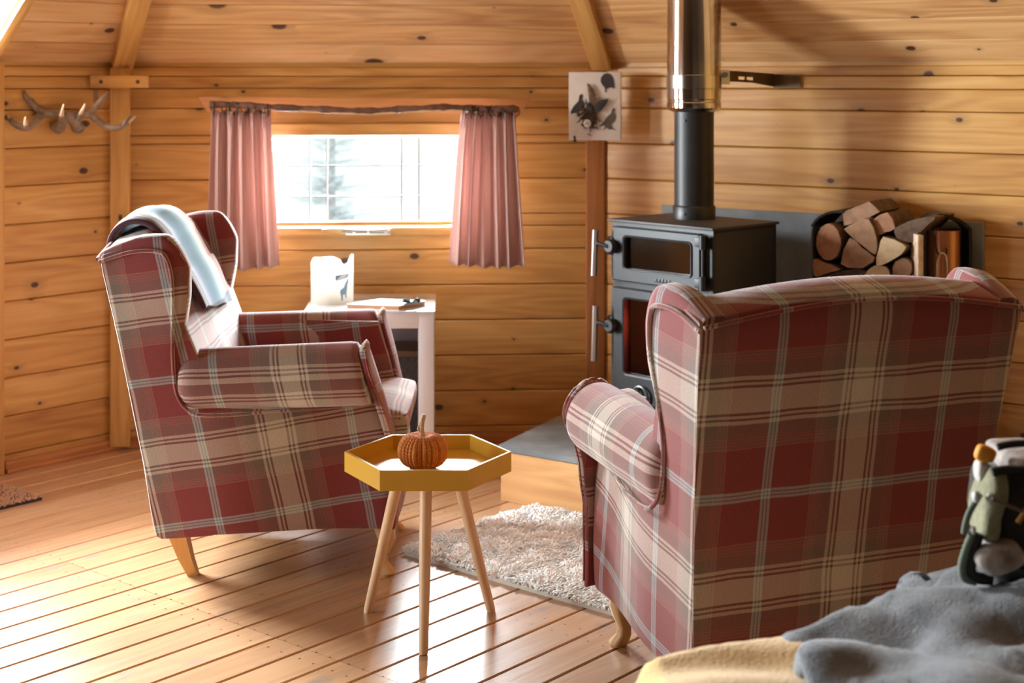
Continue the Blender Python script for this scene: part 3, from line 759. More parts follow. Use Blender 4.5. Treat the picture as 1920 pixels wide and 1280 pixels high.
def throw():
    prof = smoothpath([(-.545, 0, .93), (-.552, 0, 1.02), (-.530, 0, 1.083), (-.48, 0, 1.112), (-.42, 0, 1.100), (-.365, 0, 1.045), (-.325, 0, .97), (-.280, 0, .90), (-.245, 0, .835)], 6)
    nt = len(prof)-1
    def M(s, t):
        k = t*nt; i = min(int(k), nt-1); p = prof[i].lerp(prof[i+1], k-i); q = 2*s-1
        y = .235-s*.44-.05*t*(s-.2)
        hump = .042*math.cos((y/.43)*PI/2)-.042 if p.z > .95 else 0
        return Vector((p.x+.006*math.sin(9*s+3*t), y, p.z+hump+.004*math.sin(14*s)-.05*sm((t-.8)/.2)*s+.008*(1 if p.z > 1.05 else 0)))
    mb = MB(); mb.pad(M, .011, 30, 60, p=9)
    o = mb.build('throw_blanket', TH.m, sharp=False)
    # uv from position: lateral -> u, distance along -> v
    l = o.data.uv_layers['UVMap']
    for p in o.data.polygons:
        for li in p.loop_indices:
            c = o.data.vertices[o.data.loops[li].vertex_index].co; vv = 0 if c.x < -.35 else clamp((1.05-c.z)/.235); l.data[li].uv = ((.235-c.y)/.42, vv)
    return o
o = throw(); o.location = (-.72, 4.95, 0); o.rotation_euler = (0, 0, math.radians(.5)); 
for v in o.data.vertices: v.co.y = -v.co.y
o.data.flip_normals()
l = o.data.uv_layers['UVMap']
tag(o, 'folded wool throw striped blue, cream and dark red over the left armchair back', 'throw')

# ---------------------------------------------------------------- hexagonal tray table with pumpkin
tb = thing('tray_table', 'small yellow hexagonal tray table on three beech legs', 'side table', (-.239, 4.272, 0))
R6 = .237; ht = .495; hb_ = .439
def hexa(r, z): return [Vector((r*math.cos(PI/3*k), r*math.sin(PI/3*k), z)) for k in range(6)]
mb = MB(); o_, i_ = hexa(R6, ht), hexa(R6-.009, ht); ob, ib = hexa(R6, hb_), hexa(R6-.009, hb_+.014); V = o_+i_+ob+ib
Fc = []
for k in range(6):
    j = (k+1) % 6; Fc += [(12+k, 12+j, j, k), (6+k, 6+j, 18+j, 18+k)]
Fc += [tuple(18+k for k in range(6)), tuple(17-k for k in range(6))]
mb.add(V, Fc); mb.build('tray', YELLOW, tb, smooth=False)
mb = MB(); V = o_+i_; mb.add([v+Vector((0, 0, .0004)) for v in V], [(k, (k+1) % 6, 6+(k+1) % 6, 6+k) for k in range(6)]); mb.add(hexa(R6, ht-.001)+hexa(R6-.009, ht-.001), [(6+k, 6+(k+1) % 6, (k+1) % 6, k) for k in range(6)]); mb.build('rim', YRIM, tb, smooth=False)
mb = MB(); mb.add(hexa(.125, hb_)+hexa(.125, hb_-.012), [tuple(range(6)), tuple(11-k for k in range(6))]+[(6+k, 6+(k+1) % 6, (k+1) % 6, k) for k in range(6)]); mb.build('leg_plate', YELLOW, tb, smooth=False)
for (fx, fy, tx, ty) in ((0, -.214, .0, -.088), (-.182, .108, -.082, .046), (.179, .117, .078, .046)):
    mb = MB(); mb.tube([(fx, fy, 0), (lerp(fx, tx, .03), lerp(fy, ty, .03), .012), (lerp(fx, tx, .5), lerp(fy, ty, .5), .215), (tx, ty, hb_-.006)], [.0115, .0130, .0158, .0172], 20); mb.build('leg', BEECH, tb)
PK = noisy('rust_crochet_yarn', (.52, .165, .022), (.62, .22, .035), scale=40, rough=.9, bump=.4, bscale=500, Sheen_Weight=.25)
pk = thing('crochet_pumpkin', 'small rust orange crocheted pumpkin on the yellow tray', 'pumpkin ornament', (-.252, 4.255, hb_+.0145))
def pumpkin():
    nu, nv = 384, 150; V = []; Fc = []; cols = 32; rows = 17
    for j in range(nv+1):
        t = j/nv; ph = PI*t
        for i in range(nu):
            a = 2*PI*i/nu; lobe = 8
            r0 = .0695*(math.sin(ph)**.72); z0 = .049-.049*math.cos(ph)*(1.0 if t < .5 else 1.0)
            dep = abs(math.sin(a*lobe/2)); lob = 1-.10*(1-dep)**2*math.sin(ph)
            c = (a/(2*PI)*cols); fc = c-math.floor(c); row = t*rows*1.0; sgn = (fc-.5)*2
            fr_ = (row+abs(sgn)*.55) % 1
            ridge = (1-abs(sgn)**2.2); st_ = math.sin(PI*fr_)**.7
            valley = .35+.65*st_
            d = .0052*ridge*valley*math.sin(ph)**.5
            r = r0*lob+d
            if math.floor(c) % 2: r -= .0016*math.sin(ph)
            z = z0+(d*.6 if t > .5 else -d*.2)*abs(math.cos(ph))-.012*math.exp(-(r0/.022)**2)*(1 if t > .5 else -.2)
            V.append((r*math.cos(a), r*math.sin(a), max(z, .0)))
    for j in range(nv):
        for i in range(nu): Fc.append((j*nu+i, j*nu+(i+1) % nu, (j+1)*nu+(i+1) % nu, (j+1)*nu+i))
    return V, Fc
V, Fc = pumpkin(); o = mesh('pumpkin_body', V, Fc, PK, pk, smooth=True)
mb = MB(); sp_ = smoothpath([(0, 0, .082), (-.003, -.002, .100), (-.004, -.004, .122), (.001, -.004, .142), (.003, -.003, .152)], 4); mb.tube(sp_, [.0125, .0105, .009, .0085, .008, .0078, .0078, .0076, .0075, .0075, .0074, .0072, .007, .0068, .0064, .006, .005][:len(sp_)], 14)
for i, v in enumerate(mb.V): mb.V[i] = v+Vector((math.sin(i*1.7)*.0006, math.cos(i*2.3)*.0006, 0))
mb.tube([(-.006, -.004, .100), (-.014, -.008, .112), (-.012, -.008, .120)], [.004, .003, .0015], 8)
mb.build('stem', noisy('pale_twig', (.50, .33, .20), (.66, .48, .32), scale=60, rough=.8, bump=.5, bscale=200), pk)

# ---------------------------------------------------------------- white side table under the window
wt0 = Vector((-.798, 5.78, 0)); wt = thing('white_side_table', 'white open fronted side table with a glass top under the window', 'side table', wt0, math.radians(2.4))
W_, D_, Hh = .497, .46, .655
mb = MB()
mb.box((0, 0, 0), (.022, D_, Hh), .002); mb.box((W_-.022, 0, 0), (W_, D_, Hh), .002)
mb.box((0, 0, Hh-.02), (W_, D_, Hh), .002)
mb.box((.0, -.001, 0), (.060, .022, Hh-.001), .002); mb.box((W_-.060, -.001, 0), (W_, .022, Hh-.001), .002); mb.box((.055, -.001, Hh-.062), (W_-.055, .022, Hh-.001), .002); mb.box((.055, -.001, .03), (W_-.055, .022, .09), .002)
mb.box((.02, .02, .08), (W_-.02, D_, .095), .002)
mb.build('cabinet_body', WHITE, wt)
mb = MB(); mb.box((.02, D_-.012, .05), (W_-.02, D_, Hh-.02)); mb.build('back_panel', plain('lilac_grey_panel', (.42, .40, .46), .6), wt)
TG = NT('pale_glass_top'); TG.set(Base_Color=(.70, .78, .80), Roughness=.06, Coat_Weight=1.0, Coat_Roughness=.03); 
mb = MB(); mb.box((-.004, -.006, Hh), (W_+.004, D_+.002, Hh+.006), .001); mb.build('glass_top', TG.m, wt)
bsk = thing('dark_lidded_basket', 'dark square basket standing inside the white side table', 'basket', wt0+Vector((.33, .17, .095)))
DB = noisy('dark_wicker', (.03, .025, .025), (.07, .055, .05), scale=60, rough=.7, bump=.8, bscale=180)
mb = MB(); mb.box((-.02, 0, 0), (.10, .22, .36), .008); mb.build('basket_body', DB, bsk)
mb = MB(); mb.box((-.025, -.005, .36), (.105, .225, .385), .006); mb.build('lid', plain('brown_lid', (.12, .06, .03), .5), bsk)
lgk = tag(MB().tube([(0, 0, .028), (.0, .2, .028)], .028, 14).build('kindling_log', noisy('kindling_wood', (.30, .16, .07), (.45, .27, .13), scale=20, rough=.8)), 'short kindling log lying inside the white side table', 'log'); lgk.location = wt0+Vector((.26, .12, .095))
# candle lantern
cn = thing('candle_lantern', 'white wavy rimmed candle lantern printed with a blue stag', 'candle holder', (-.720, 6.02, Hh+.006))
WX = NT('white_wax'); WX.set(Base_Color=(.86, .84, .80), Roughness=.5); tl = WX.n('ShaderNodeBsdfTranslucent', {0: (.9, .85, .78, 1)}); mx = WX.n('ShaderNodeMixShader', {0: .45, 1: WX.b.outputs[0], 2: tl.outputs[0]}); WX.L.new(mx.outputs[0], WX.out.inputs[0])
mb = MB(); n = 64; V = []; Rl = .0845
def zr(a):
    x = math.cos(a); return .168+.010*math.sin(3*a+1.2)+.006*math.sin(5*a)-(.012 if .35 < x < .75 else 0)+(.006 if x > .85 else 0)
for k in range(n):
    a = 2*PI*k/n; c, s = math.cos(a), math.sin(a); V += [(Rl*c, Rl*s, 0), (Rl*c, Rl*s, zr(a)), ((Rl-.007)*c, (Rl-.007)*s, zr(a)), ((Rl-.007)*c, (Rl-.007)*s, .012)]
Fc = []
for k in range(n):
    j = (k+1) % n
    for q in range(3): Fc.append((k*4+q, j*4+q, j*4+q+1, k*4+q+1))
Fc += [tuple(k*4+3 for k in range(n)), tuple(k*4 for k in range(n-1, -1, -1))]
mb.add(V, Fc); mb.build('wax_shell', WX.m, cn)
BLP = plain('faded_blue_print', (.14, .22, .33), .7); GRP = plain('grey_print', (.55, .56, .58), .7)
def wrap_print(name, poly, mat, R, parent, th=.0012):
    """poly in (angle-arc metres, z); wraps on the cylinder facing -y"""
    mb = MB(); n = len(poly)
    def P(x, z, r): a = -PI/2+x/R; return Vector((r*math.cos(a), r*math.sin(a), z))
    V = [P(x, z, R+th) for x, z in poly]+[P(x, z, R-.001) for x, z in poly]
    mb.add(V, [tuple(range(n))]+[(i, (i+1) % n, (i+1) % n+n, i+n) for i in range(n)]); return mb.build(name, mat, parent, smooth=False)
def pc(x, y): return ((x-220)/3.2/F*6.0*1.10, .182-(y-78)/3.2/F*6.0)      # crop pixels of the lantern to metres
wrap_print('stag_print', [pc(*q) for q in ((280, 262), (300, 250), (308, 228), (312, 222), (322, 212), (330, 212), (332, 222), (324, 230), (322, 255), (316, 290), (318, 312), (312, 314), (308, 294), (300, 288), (294, 296), (292, 326), (285, 326), (284, 300), (278, 280))], BLP, Rl, cn)
wrap_print('antler_print', [pc(*q) for q in ((322, 214), (318, 200), (322, 202), (326, 210), (330, 200), (333, 202), (330, 214))], BLP, Rl, cn)
wrap_print('hill_print', [pc(*q) for q in ((250, 175), (290, 172), (312, 168), (332, 170), (330, 190), (300, 198), (262, 208), (252, 204))], BLP, Rl, cn)
wrap_print('cloud_print', [pc(*q) for q in ((118, 152), (135, 150), (156, 160), (154, 184), (132, 182), (116, 172))], GRP, Rl, cn)
# notebook
nb = thing('notebook', 'white covered notebook tied with a dark ribbon on the white side table', 'book', (-.640, 5.84, Hh+.006), math.radians(-4))
PG = plain('brown_page_edges', (.50, .27, .15), .8); CV = plain('white_paper_cover', (.85, .84, .82), .6)
mb = MB(); pts = [(0, 0), (.205, -.028), (.29, .105), (.105, .145)]
def slab(z0, z1, k=0.): return [Vector((x+k*(1 if x > .1 else -1), y, z0)) for x, y in pts], Vector((0, 0, z1-z0))
p_, e_ = slab(.003, .017); mb.prism([v*1 for v in p_][::-1], e_); mb.build('pages', PG, nb, smooth=False)
for z0, z1 in ((0, .003), (.017, .0205)):
    mb = MB(); p_, e_ = slab(z0, z1, .003); mb.prism(p_[::-1], e_); mb.build('cover', CV, nb, smooth=False)
mb = MB(); RB = plain('dark_green_ribbon', (.015, .03, .03), .5)
c = Vector((.246, .03, .022))
for a in (.3, 2.2, 3.5, 5.6):
    d = Vector((math.cos(a), math.sin(a)*.6, .25)); mb.tube([c, c+d*.028+Vector((0, 0, .008)), c+d*.038+Vector((0, 0, -.002)), c+d*.006], [.003, .006, .005, .003], 6)
mb.tube([(.225, -.004, .0225), c, (.275, .075, .0225)], .003, 6); mb.build('ribbon_bow', RB, nb)

# ---------------------------------------------------------------- hearth plinth and stove
Pp = Vector((-.041, 5.547)); q0 = Pp; q1 = Pp+dR*1.85; q2 = q1-nR*.70; q3 = B+dR*.03+nR*.012; q2 = q3+dR*1.95; q1 = Pp+dR*1.95
hs = thing('hearth_plinth', 'raised pine hearth plinth topped with dark grey slate under the stove', 'hearth', v3(Pp, 0))
mb = MB(); ply = [v3(q-Pp, 0) for q in (q0, q1, q2, q3)]
ed = (q3-q0).normalized()
mb.prism([p+Vector((0, 0, .001)) for p in ply][::-1], (0, 0, .182))
o = mb.build('plinth', PLINTHW, hs, smooth=False, uvf=lambda c, n: (Vector((c.x, c.y)).dot(dR) if abs(n.x*nR.x+n.y*nR.y) > .5 else Vector((c.x, c.y)).dot(nR), c.z))
SL = NT('grey_slate'); tc = SL.n('ShaderNodeTexCoord').outputs['Object']; nz = SL.noise(tc, 3.5, 6, .6)
SL.set(Base_Color=SL.ramp(nz, [(.3, (.10, .115, .125)), (.55, (.18, .20, .21)), (.75, (.28, .31, .31))]), Roughness=SL.maprange(SL.noise(tc, 9, 3), .3, .7, .32, .55)); SL.bump(SL.noise(tc, 25, 4), .3, .003); SLATE = SL.m
mb = MB(); cx = (q0+q1+q2+q3)/4-Pp
sl = [v3((q-Pp)+((q-Pp)-cx).normalized()*(.012 if i < 2 else 0), .183) for i, q in enumerate((q0, q1, q2, q3))]
bmx = bmesh.new(); vs_ = [bmx.verts.new(p) for p in sl]; vt = [bmx.verts.new(p+Vector((0, 0, .022))) for p in sl]
bmx.faces.new(vs_[::-1]); bmx.faces.new(vt)
for i in range(4): bmx.faces.new((vs_[i], vs_[(i+1) % 4], vt[(i+1) % 4], vt[i]))
bmesh.ops.recalc_face_normals(bmx, faces=bmx.faces); bmesh.ops.bevel(bmx, geom=bmx.edges[:], offset=.003, segments=2, affect='EDGES'); bmx.verts.index_update()
mb.add([v.co.copy() for v in bmx.verts], [[v.index for v in f.verts] for f in bmx.faces]); bmx.free(); mb.build('slate_slab', SLATE, hs, smooth=False)
HZ = .206
# slate heat shield on the right wall
M_ = MR.copy(); shd = MB().box((.315, -.022, HZ), (1.66, -.002, 1.027), .002).build('slate_heat_shield', SLATE, smooth=False); shd.matrix_world = M_
tag(shd, 'large grey slate panel standing against the boards behind the stove', 'heat shield')
# stove (local x along the front from its left edge, y into the stove, z up)
S0 = Vector((.365, 5.75, HZ)); sd = Vector((.352, -.384, 0)).normalized(); ang = math.atan2(sd.y, sd.x)
sv = thing('wood_stove', 'black cast iron wood burning stove with two glass doors on the hearth', 'stove', S0, ang)
SW, SD, SH = .521, .385, .815
for lx in (.03, SW-.08):
    for ly in (.03, SD-.08): MB().box((lx, ly, .0), (lx+.05, ly+.05, .06), .004).build('leg', BLACK, sv)
# carcass with open fireboxes: upper oven and lower fire
def hole_front(mb, x0, x1, z0, z1, holes, y0, y1, bev=.004):
    zs = sorted(set([z0, z1]+[h[2] for h in holes]+[h[3] for h in holes]))
    for a, b in zip(zs, zs[1:]):
        segs = [(x0, x1)]
        for h in holes:
            if a >= h[2]-1e-6 and b <= h[3]+1e-6: segs = [(x0, h[0]), (h[1], x1)]
        for p, q in segs: mb.box((p, y0, a), (q, y1, b), 0)
g1 = (.092, .434, .628, .761); g2 = (.092, .434, .232, .528)      # glass openings of the two doors
mb = MB()
mb.box((.018, .02, .055), (.034, SD-.01, SH-.01), .003); mb.box((SW-.034, .02, .055), (SW-.012, SD-.01, SH-.01), .006)
mb.box((.018, SD-.02, .055), (SW-.012, SD-.005, SH-.01)); mb.box((.018, .02, .055), (SW-.012, SD-.01, .07)); mb.box((.018, .02, .565), (SW-.012, SD-.01, .58)); mb.box((.018, .02, SH-.02), (SW-.012, SD-.01, SH-.006))
hole_front(mb, .016, SW-.012, .055, SH-.008, [(.07, .455, .61, .78), (.07, .455, .20, .55)], .016, .030)
mb.build('firebox_body', BLACK, sv)
mb = MB(); mb.box((.0, -.002, SH-.010), (SW, SD, SH), .003); mb.build('top_plate', PLATE, sv)
mb = MB(); mb.lathe([(.034, 0), (.034, .006), (.022, .006), (.022, -.004)], 28); mb.lathe([(.021, .001), (.0, .001)], 28)
mb.xf(Matrix.Translation((SW-.012, .13, .545)) @ Matrix.Rotation(PI/2, 4, 'Y') @ Matrix.Scale(1, 4)); mb.build('air_port', plain('port_black', (.006, .006, .006), .4), sv)
def rrect(x0, x1, z0, z1, r, n=5):
    P = []
    for cx, cz, a0 in ((x1-r, z1-r, 0), (x0+r, z1-r, 90), (x0+r, z0+r, 180), (x1-r, z0+r, 270)):
        for k in range(n+1): a = math.radians(a0+90*k/n); P.append((cx+r*math.cos(a), cz+r*math.sin(a)))
    return P
def door(x0, x1, z0, z1, g, knob_z, hl):
    d = bpy.data.objects.new('door', None); COL.objects.link(d); d.parent = sv
    # frame: ring between outer and glass outline
    O = rrect(x0, x1, z0, z1, .012, 5); I = rrect(g[0], g[1], g[2], g[3], .018, 5); I2 = rrect(g[0]+.007, g[1]-.007, g[2]+.007, g[3]-.007, .014, 5); n = len(O)
    yf = -.012; V = [(x, .014, z) for x, z in O]+[(x, yf+.004, z) for x, z in O]
    O2 = rrect(x0+.004, x1-.004, z0+.004, z1-.004, .009, 5)
    V += [(x, yf, z) for x, z in O2]+[(x, yf, z) for x, z in I]+[(x, yf-.005, z) for x, z in rrect(g[0]+.001, g[1]-.001, g[2]+.001, g[3]-.001, .018, 5)]+[(x, yf-.002, z) for x, z in I2]+[(x, .014, z) for x, z in I2]
    Fc = []
    for L in range(6):
        for k in range(n): j = (k+1) % n; Fc.append((L*n+k, L*n+j, (L+1)*n+j, (L+1)*n+k))
    mb = MB(); mb.add(V, Fc); o = mb.build('door_frame', BLACK, d); 
    mb = MB(); mb.box((g[0]+.002, .004, g[2]+.002), (g[1]-.002, .007, g[3]-.002)); mb.build('door_glass', SGL, d)
    # hinges on the right
    mb = MB(); mb.tube([(x1+.012, -.010, z0+.02 if z1-z0 < .3 else z0+.05), (x1+.012, -.010, z1-.02)], .0055, 10)
    for hz in (z0+.012, z1-.045):
        mb.box((x1-.018, -.022, hz), (x1+.012, -.006, hz+.034), .004); mb.tube([(x1+.012, -.012, hz-.008), (x1+.012, -.012, hz+.042)], .012, 12)
    mb.build('hinge', BLACK, d)
    # knob and steel spring handle on the left
    mb = MB(); mb.box((x0-.016, -.020, knob_z-.036), (x0+.014, .012, knob_z+.036), .010)
    b = len(mb.V); mb.lathe([(.0, .034), (.022, .034), (.026, .026), (.026, .010), (.018, .0)], 20); mb.xf(Matrix.Translation((x0+.014, -.010, knob_z)) @ Matrix.Rotation(PI/2, 4, 'X'), b)
    mb.tube([(x0+.012, -.040, knob_z), (x0-.022, -.052, knob_z+.008), (x0-.040, -.054, knob_z+.010)], .008, 10)
    mb.build('latch', BLACK, d)
    mb = MB(); x = x0-.044; mb.tube([(x-.004, -.056, knob_z-hl*.66), (x+.003, -.054, knob_z+hl*.34)], .0125, 16); mb.build('handle', BRUSH, d)
SGLt = NT('stove_glass'); a = SGLt.n('ShaderNodeBsdfTransparent', {0: (.62, .60, .58, 1)}); b = SGLt.n('ShaderNodeBsdfGlossy', {'Roughness': .05}); fr = SGLt.n('ShaderNodeFresnel', {0: 1.5}); mx = SGLt.n('ShaderNodeMixShader', {0: fr.outputs[0], 1: a.outputs[0], 2: b.outputs[0]}); SGLt.L.new(mx.outputs[0], SGLt.out.inputs[0]); SGL = SGLt.m
door(.030, .470, .585, .790, g1, .715, .175); door(.030, .470, .135, .560, g2, .415, .210)
# raised lettering bar on the upper door, air wheel on the lower door
mb = MB()
for i in range(5): mb.box((.255+.016*i, -.0145, .598), (.265+.016*i, -.011, .612), .001)
mb.build('maker_plate', BLACK, sv)
mb = MB(); n = 24; mb.tube([(.19+.036*math.cos(2*PI*k/n), -.024, .168+.036*math.sin(2*PI*k/n)) for k in range(n)], .005, 8, closed=True)
for a in (0, 2.1, 4.2): mb.tube([(.19, -.022, .168), (.19+.034*math.cos(a), -.024, .168+.034*math.sin(a))], .004, 6)
mb.build('air_wheel', BRUSH if False else plain('worn_iron', (.12, .13, .13), .35, .6), sv)
# fire brick lining, embers and logs inside
BR = NT('fire_brick'); tc = BR.n('ShaderNodeTexCoord').outputs['Object']
bk = BR.n('ShaderNodeTexBrick', {'Vector': BR.n('ShaderNodeMapping', {'Vector': tc, 'Rotation': (PI/2, 0, 0)}).outputs[0], 'Color1': (.40, .10, .06, 1), 'Color2': (.32, .08, .05, 1), 'Mortar': (.02, .008, .006, 1), 'Scale': 1.0, 'Mortar Size': .004, 'Brick Width': .30, 'Row Height': .075})
BR.set(Base_Color=bk.outputs[0], Roughness=.9)
mb = MB(); mb.box((.04, SD-.10, .08), (SW-.04, SD-.02, .56)); mb.box((.036, .06, .08), (.06, SD-.09, .56)); mb.box((SW-.06, .06, .08), (SW-.036, SD-.09, .56)); mb.box((.04, .03, .07), (SW-.04, SD-.03, .20)); mb.build('brick_lining', BR.m, sv)
EM = NT('glowing_embers'); tc = EM.n('ShaderNodeTexCoord').outputs['Object']; nz = EM.noise(tc, 28, 4); c_ = EM.ramp(nz, [(.40, (.01, .004, .003)), (.52, (.9, .06, .01)), (.65, (1, .35, .06))])
EM.set(Base_Color=(.03, .02, .02), Roughness=.9, Emission_Color=c_, Emission_Strength=5.0)
mb = MB(); rs = random.Random(5)
for k in range(40):
    p = Vector((rs.uniform(.08, .44), rs.uniform(.12, .26), .20+rs.uniform(0, .012))); mb.lathe([(0, -.012), (.014, -.006), (.016, .004), (.006, .013), (0, .014)], 7, p)
o = mb.build('embers', EM.m, sv); o['kind'] = 'stuff'
FL = bpy.data.lights.new('fire_glow', 'POINT'); FL.energy = 17; FL.color = (1, .10, .04); FL.shadow_soft_size = .05; fo = bpy.data.objects.new('fire_glow', FL); COL.objects.link(fo); fo.parent = sv; fo.location = (.27, .16, .40)

END_LOG = noisy('log_end_grain', (.30, .16, .085), (.42, .26, .15), scale=30, rough=.85, bump=.6, bscale=120)
for (p0, p1, r) in (((.20, .14, .232), (.30, .19, .300), .030), ((.08, .11, .215), (.36, .10, .218), .024)):
    lg = MB().tube([p0, p1], r, 9).build('burning_log', noisy('charred_log', (.20, .10, .05), (.06, .03, .02), scale=18, rough=.9), sv)
# flue: black pipe, steel outer pipe and bracket
fp = Vector((.697, 5.757)); TZ = HZ+SH
fl = thing('stove_flue', 'black stove pipe rising into a polished steel outer pipe', 'flue', v3(fp, TZ))
mb = MB(); mb.lathe([(.0815, 0.0), (.0815, .045), (.078, .050), (.0755, .052), (.0755, .40), (.078, .412), (.0755, .420), (.0755, .45)], 48); mb.build('black_pipe', BLACK2, fl)
zb = 1.440-TZ
mb = MB(); mb.lathe([(.080, zb-.012), (.088, zb-.010), (.1025, zb+.004), (.1035, zb+.018), (.1035, zb+.024), (.100, zb+.028), (.100, zb+.034), (.1035, zb+.038), (.1035, zb+.075), (.1045, zb+.076), (.1045, zb+.078), (.1030, zb+.079), (.1030, 2.45)], 64); mb.build('steel_pipe', STEEL, fl)
mb = MB(); mb.lathe([(.1050, zb+.078), (.1058, zb+.079), (.1058, zb+.128), (.1050, zb+.129)], 64); mb.build('clamp_band', plain('clear_steel_band', (.66, .64, .60), .16, 1.0), fl)
mb = MB()
for p in ((-.040, -.064, .375), (-.042, -.068, .025)): mb.lathe([(0, .004), (.004, .003), (.005, -.001)], 10, (0, 0, 0)); 
BSC = plain('black_screw', (.01, .01, .01), .4)
for z in (.375, .022):
    mb = MB(); a = -2.15; r = .0755 if z > .1 else .0815; b = len(mb.V); mb.lathe([(.0055, -.001), (.0045, .003), (0, .004)], 10); mb.xf(Matrix.Translation((r*math.cos(a), r*math.sin(a), z)) @ Matrix.Rotation(a, 4, 'Z') @ Matrix.Rotation(PI/2, 4, 'Y'), b); mb.build('screw', BSC, fl)
# wall bracket from the flue to the right wall
bq = thing('flue_bracket', 'bronze coloured slotted steel bracket tying the flue to the right wall', 'bracket', v3(fp, 1.515))
def loc2(px, Yd, z): 
    p = at(px, 0, Yd); return Vector((p.x-fp.x, p.y-fp.y, z))
a_ = loc2(1352, 5.72, .02); b_ = loc2(1452, 5.93, .015)
# end point on the right wall
kx = (1452-960)/F; tt = (B.x-kx*B.y)/(kx*dR.y-dR.x); pw_ = B+dR*tt+nR*.006
kx2 = (1503-960)/F; tt2 = (B.x-kx2*B.y)/(kx2*dR.y-dR.x); pw2 = B+dR*tt2+nR*.006
b_ = Vector((pw_.x-fp.x, pw_.y-fp.y, 0)); c_ = Vector((pw2.x-fp.x, pw2.y-fp.y, 0)); a_ = Vector((.110, .03, 0))
def strip(mb, p, q, z0a, z1a, z0b, z1b, th=.003):
    d = (q-p); nn = Vector((d.y, -d.x, 0)).normalized()*th
    P = [p+Vector((0, 0, z0a)), q+Vector((0, 0, z0b)), q+Vector((0, 0, z1b)), p+Vector((0, 0, z1a))]; mb.prism(P, nn)
mb = MB(); m1 = a_.lerp(b_, .30); m2 = a_.lerp(b_, .58)
strip(mb, a_, m1, .030, .072, .028, .070); strip(mb, m1, m2, .028, .038, .024, .034); strip(mb, m1, m2, .050, .070, .046, .066); strip(mb, m1.lerp(m2, .42), m1.lerp(m2, .58), .030, .060, .030, .060); strip(mb, m2, b_, .024, .066, .008, .060)
mb.build('slotted_arm', BRONZE, bq, smooth=False)
mb = MB(); strip(mb, b_, c_, .004, .058, .004, .054, .004); mb.build('wall_plate', BRONZE, bq, smooth=False)
mb = MB(); strip(mb, a_+Vector((-.012, 0, 0)), a_+Vector((.03, .012, 0)), .018, .074, .018, .074, .006); mb.tube([a_+Vector((.012, -.02, .055)), a_+Vector((.012, .01, .055))], .011, 12); mb.build('clamp_lug', BRUSH, bq)

# ---------------------------------------------------------------- log rack and logs
BK = noisy('log_bark', (.085, .048, .030), (.16, .10, .065), scale=30, rough=.95, bump=1.0, bscale=60)
PALE = noisy('pale_cut_wood', (.52, .38, .22), (.64, .50, .32), scale=25, rough=.8, bump=.5, bscale=150)
MIDW = noisy('split_wood', (.24, .125, .068), (.36, .21, .12), scale=18, rough=.85, bump=.8, bscale=90)
REDW = noisy('reddish_cut_wood', (.26, .12, .062), (.38, .20, .11), scale=22, rough=.85, bump=.6, bscale=120)
LY = 5.44; LE = Vector((.572, .82, 0))*.215; LO = .29
def LYo(px, off):      # depth of the line parallel to the right wall, off metres in front of it
    k = (px-960)/F; b = B+nR*off; t = (b.x-k*b.y)/(k*dR.y-dR.x); return (b+dR*t).y
def cpx(x, y): return (1480+x/4.364, 350+y/4.364)
def log(poly, face, label, dy=0., e=LE, rnd=5, bark=BK):
    rs = random.Random(int(poly[0][0])); P = [cpx(*q) for q in poly]
    c = at(sum(p[0] for p in P)/len(P), sum(p[1] for p in P)/len(P), LYo(sum(p[0] for p in P)/len(P), LO)+dy)
    # front plane perpendicular to the log direction
    out = []
    base = [at(x, y, LYo(x, LO)+dy) for x, y in P]
    base = smoothpath(base, rnd, True) if rnd > 1 else base
    ed = e.normalized(); pts = []
    for p in base:
        p2 = p-ed*((p-c).dot(ed)); pts.append(p2+Vector((rs.uniform(-1, 1), 0, rs.uniform(-1, 1)))*.0015)
    o = Vector((c.x, c.y, min(p.z for p in pts)))
    lg = thing('split_log', label, 'log', o, 0, 'logs stacked in the rack')
    n = len(pts)
    mb = MB(); L0 = [p-o for p in pts]; rings = []
    for k in range(4):
        sc = (1, 1.0, .99, .97)[k]; cc = sum(L0, Vector())/n; rings.append([cc+(p-cc)*sc+e*(k/3) for p in L0])
    V = [p for r in rings for p in r]; Fc = [(k*n+i, (k+1)*n+i, (k+1)*n+(i+1) % n, k*n+(i+1) % n) for k in range(3) for i in range(n)]+[tuple(3*n+i for i in range(n))]
    mb.add(V, Fc); mb.build('bark', bark, lg)
    mb = MB(); cc = sum(L0, Vector())/n; F0 = [cc+(p-cc)*.97-ed*.003 for p in L0]; mb.add(L0+F0, [tuple(range(2*n-1, n-1, -1))]+[(i, n+i, n+(i+1) % n, (i+1) % n) for i in range(n)]); mb.build('cut_end', face, lg, smooth=False)
    return lg
def ell(cx, cy, rx, ry, n=12, rot=0):
    return [(cx+rx*math.cos(2*PI*k/n)*math.cos(rot)-ry*math.sin(2*PI*k/n)*math.sin(rot), cy+rx*math.cos(2*PI*k/n)*math.sin(rot)+ry*math.sin(2*PI*k/n)*math.cos(rot)) for k in range(n)]
log(ell(322, 452, 102, 150), REDW, 'round brown log at the upper left of the stacked logs')
log([(200, 590), (270, 610), (420, 672), (340, 700), (225, 735), (198, 700)], REDW, 'brown wedge log directly under the round log, pointing right', rnd=2)
log([(250, 745), (380, 700), (560, 672), (640, 700), (560, 790), (260, 800)], BK, 'dark bark covered log at the bottom left of the stack', .03, rnd=3)
log([(450, 350), (560, 290), (650, 262), (720, 420), (715, 530), (690, 552), (600, 480)], MIDW, 'large four sided split log in the middle of the stack', rnd=2)
log([(492, 420), (600, 500), (705, 580), (640, 645), (560, 668), (422, 632)], MIDW, 'triangular split log under the large middle log', rnd=2)
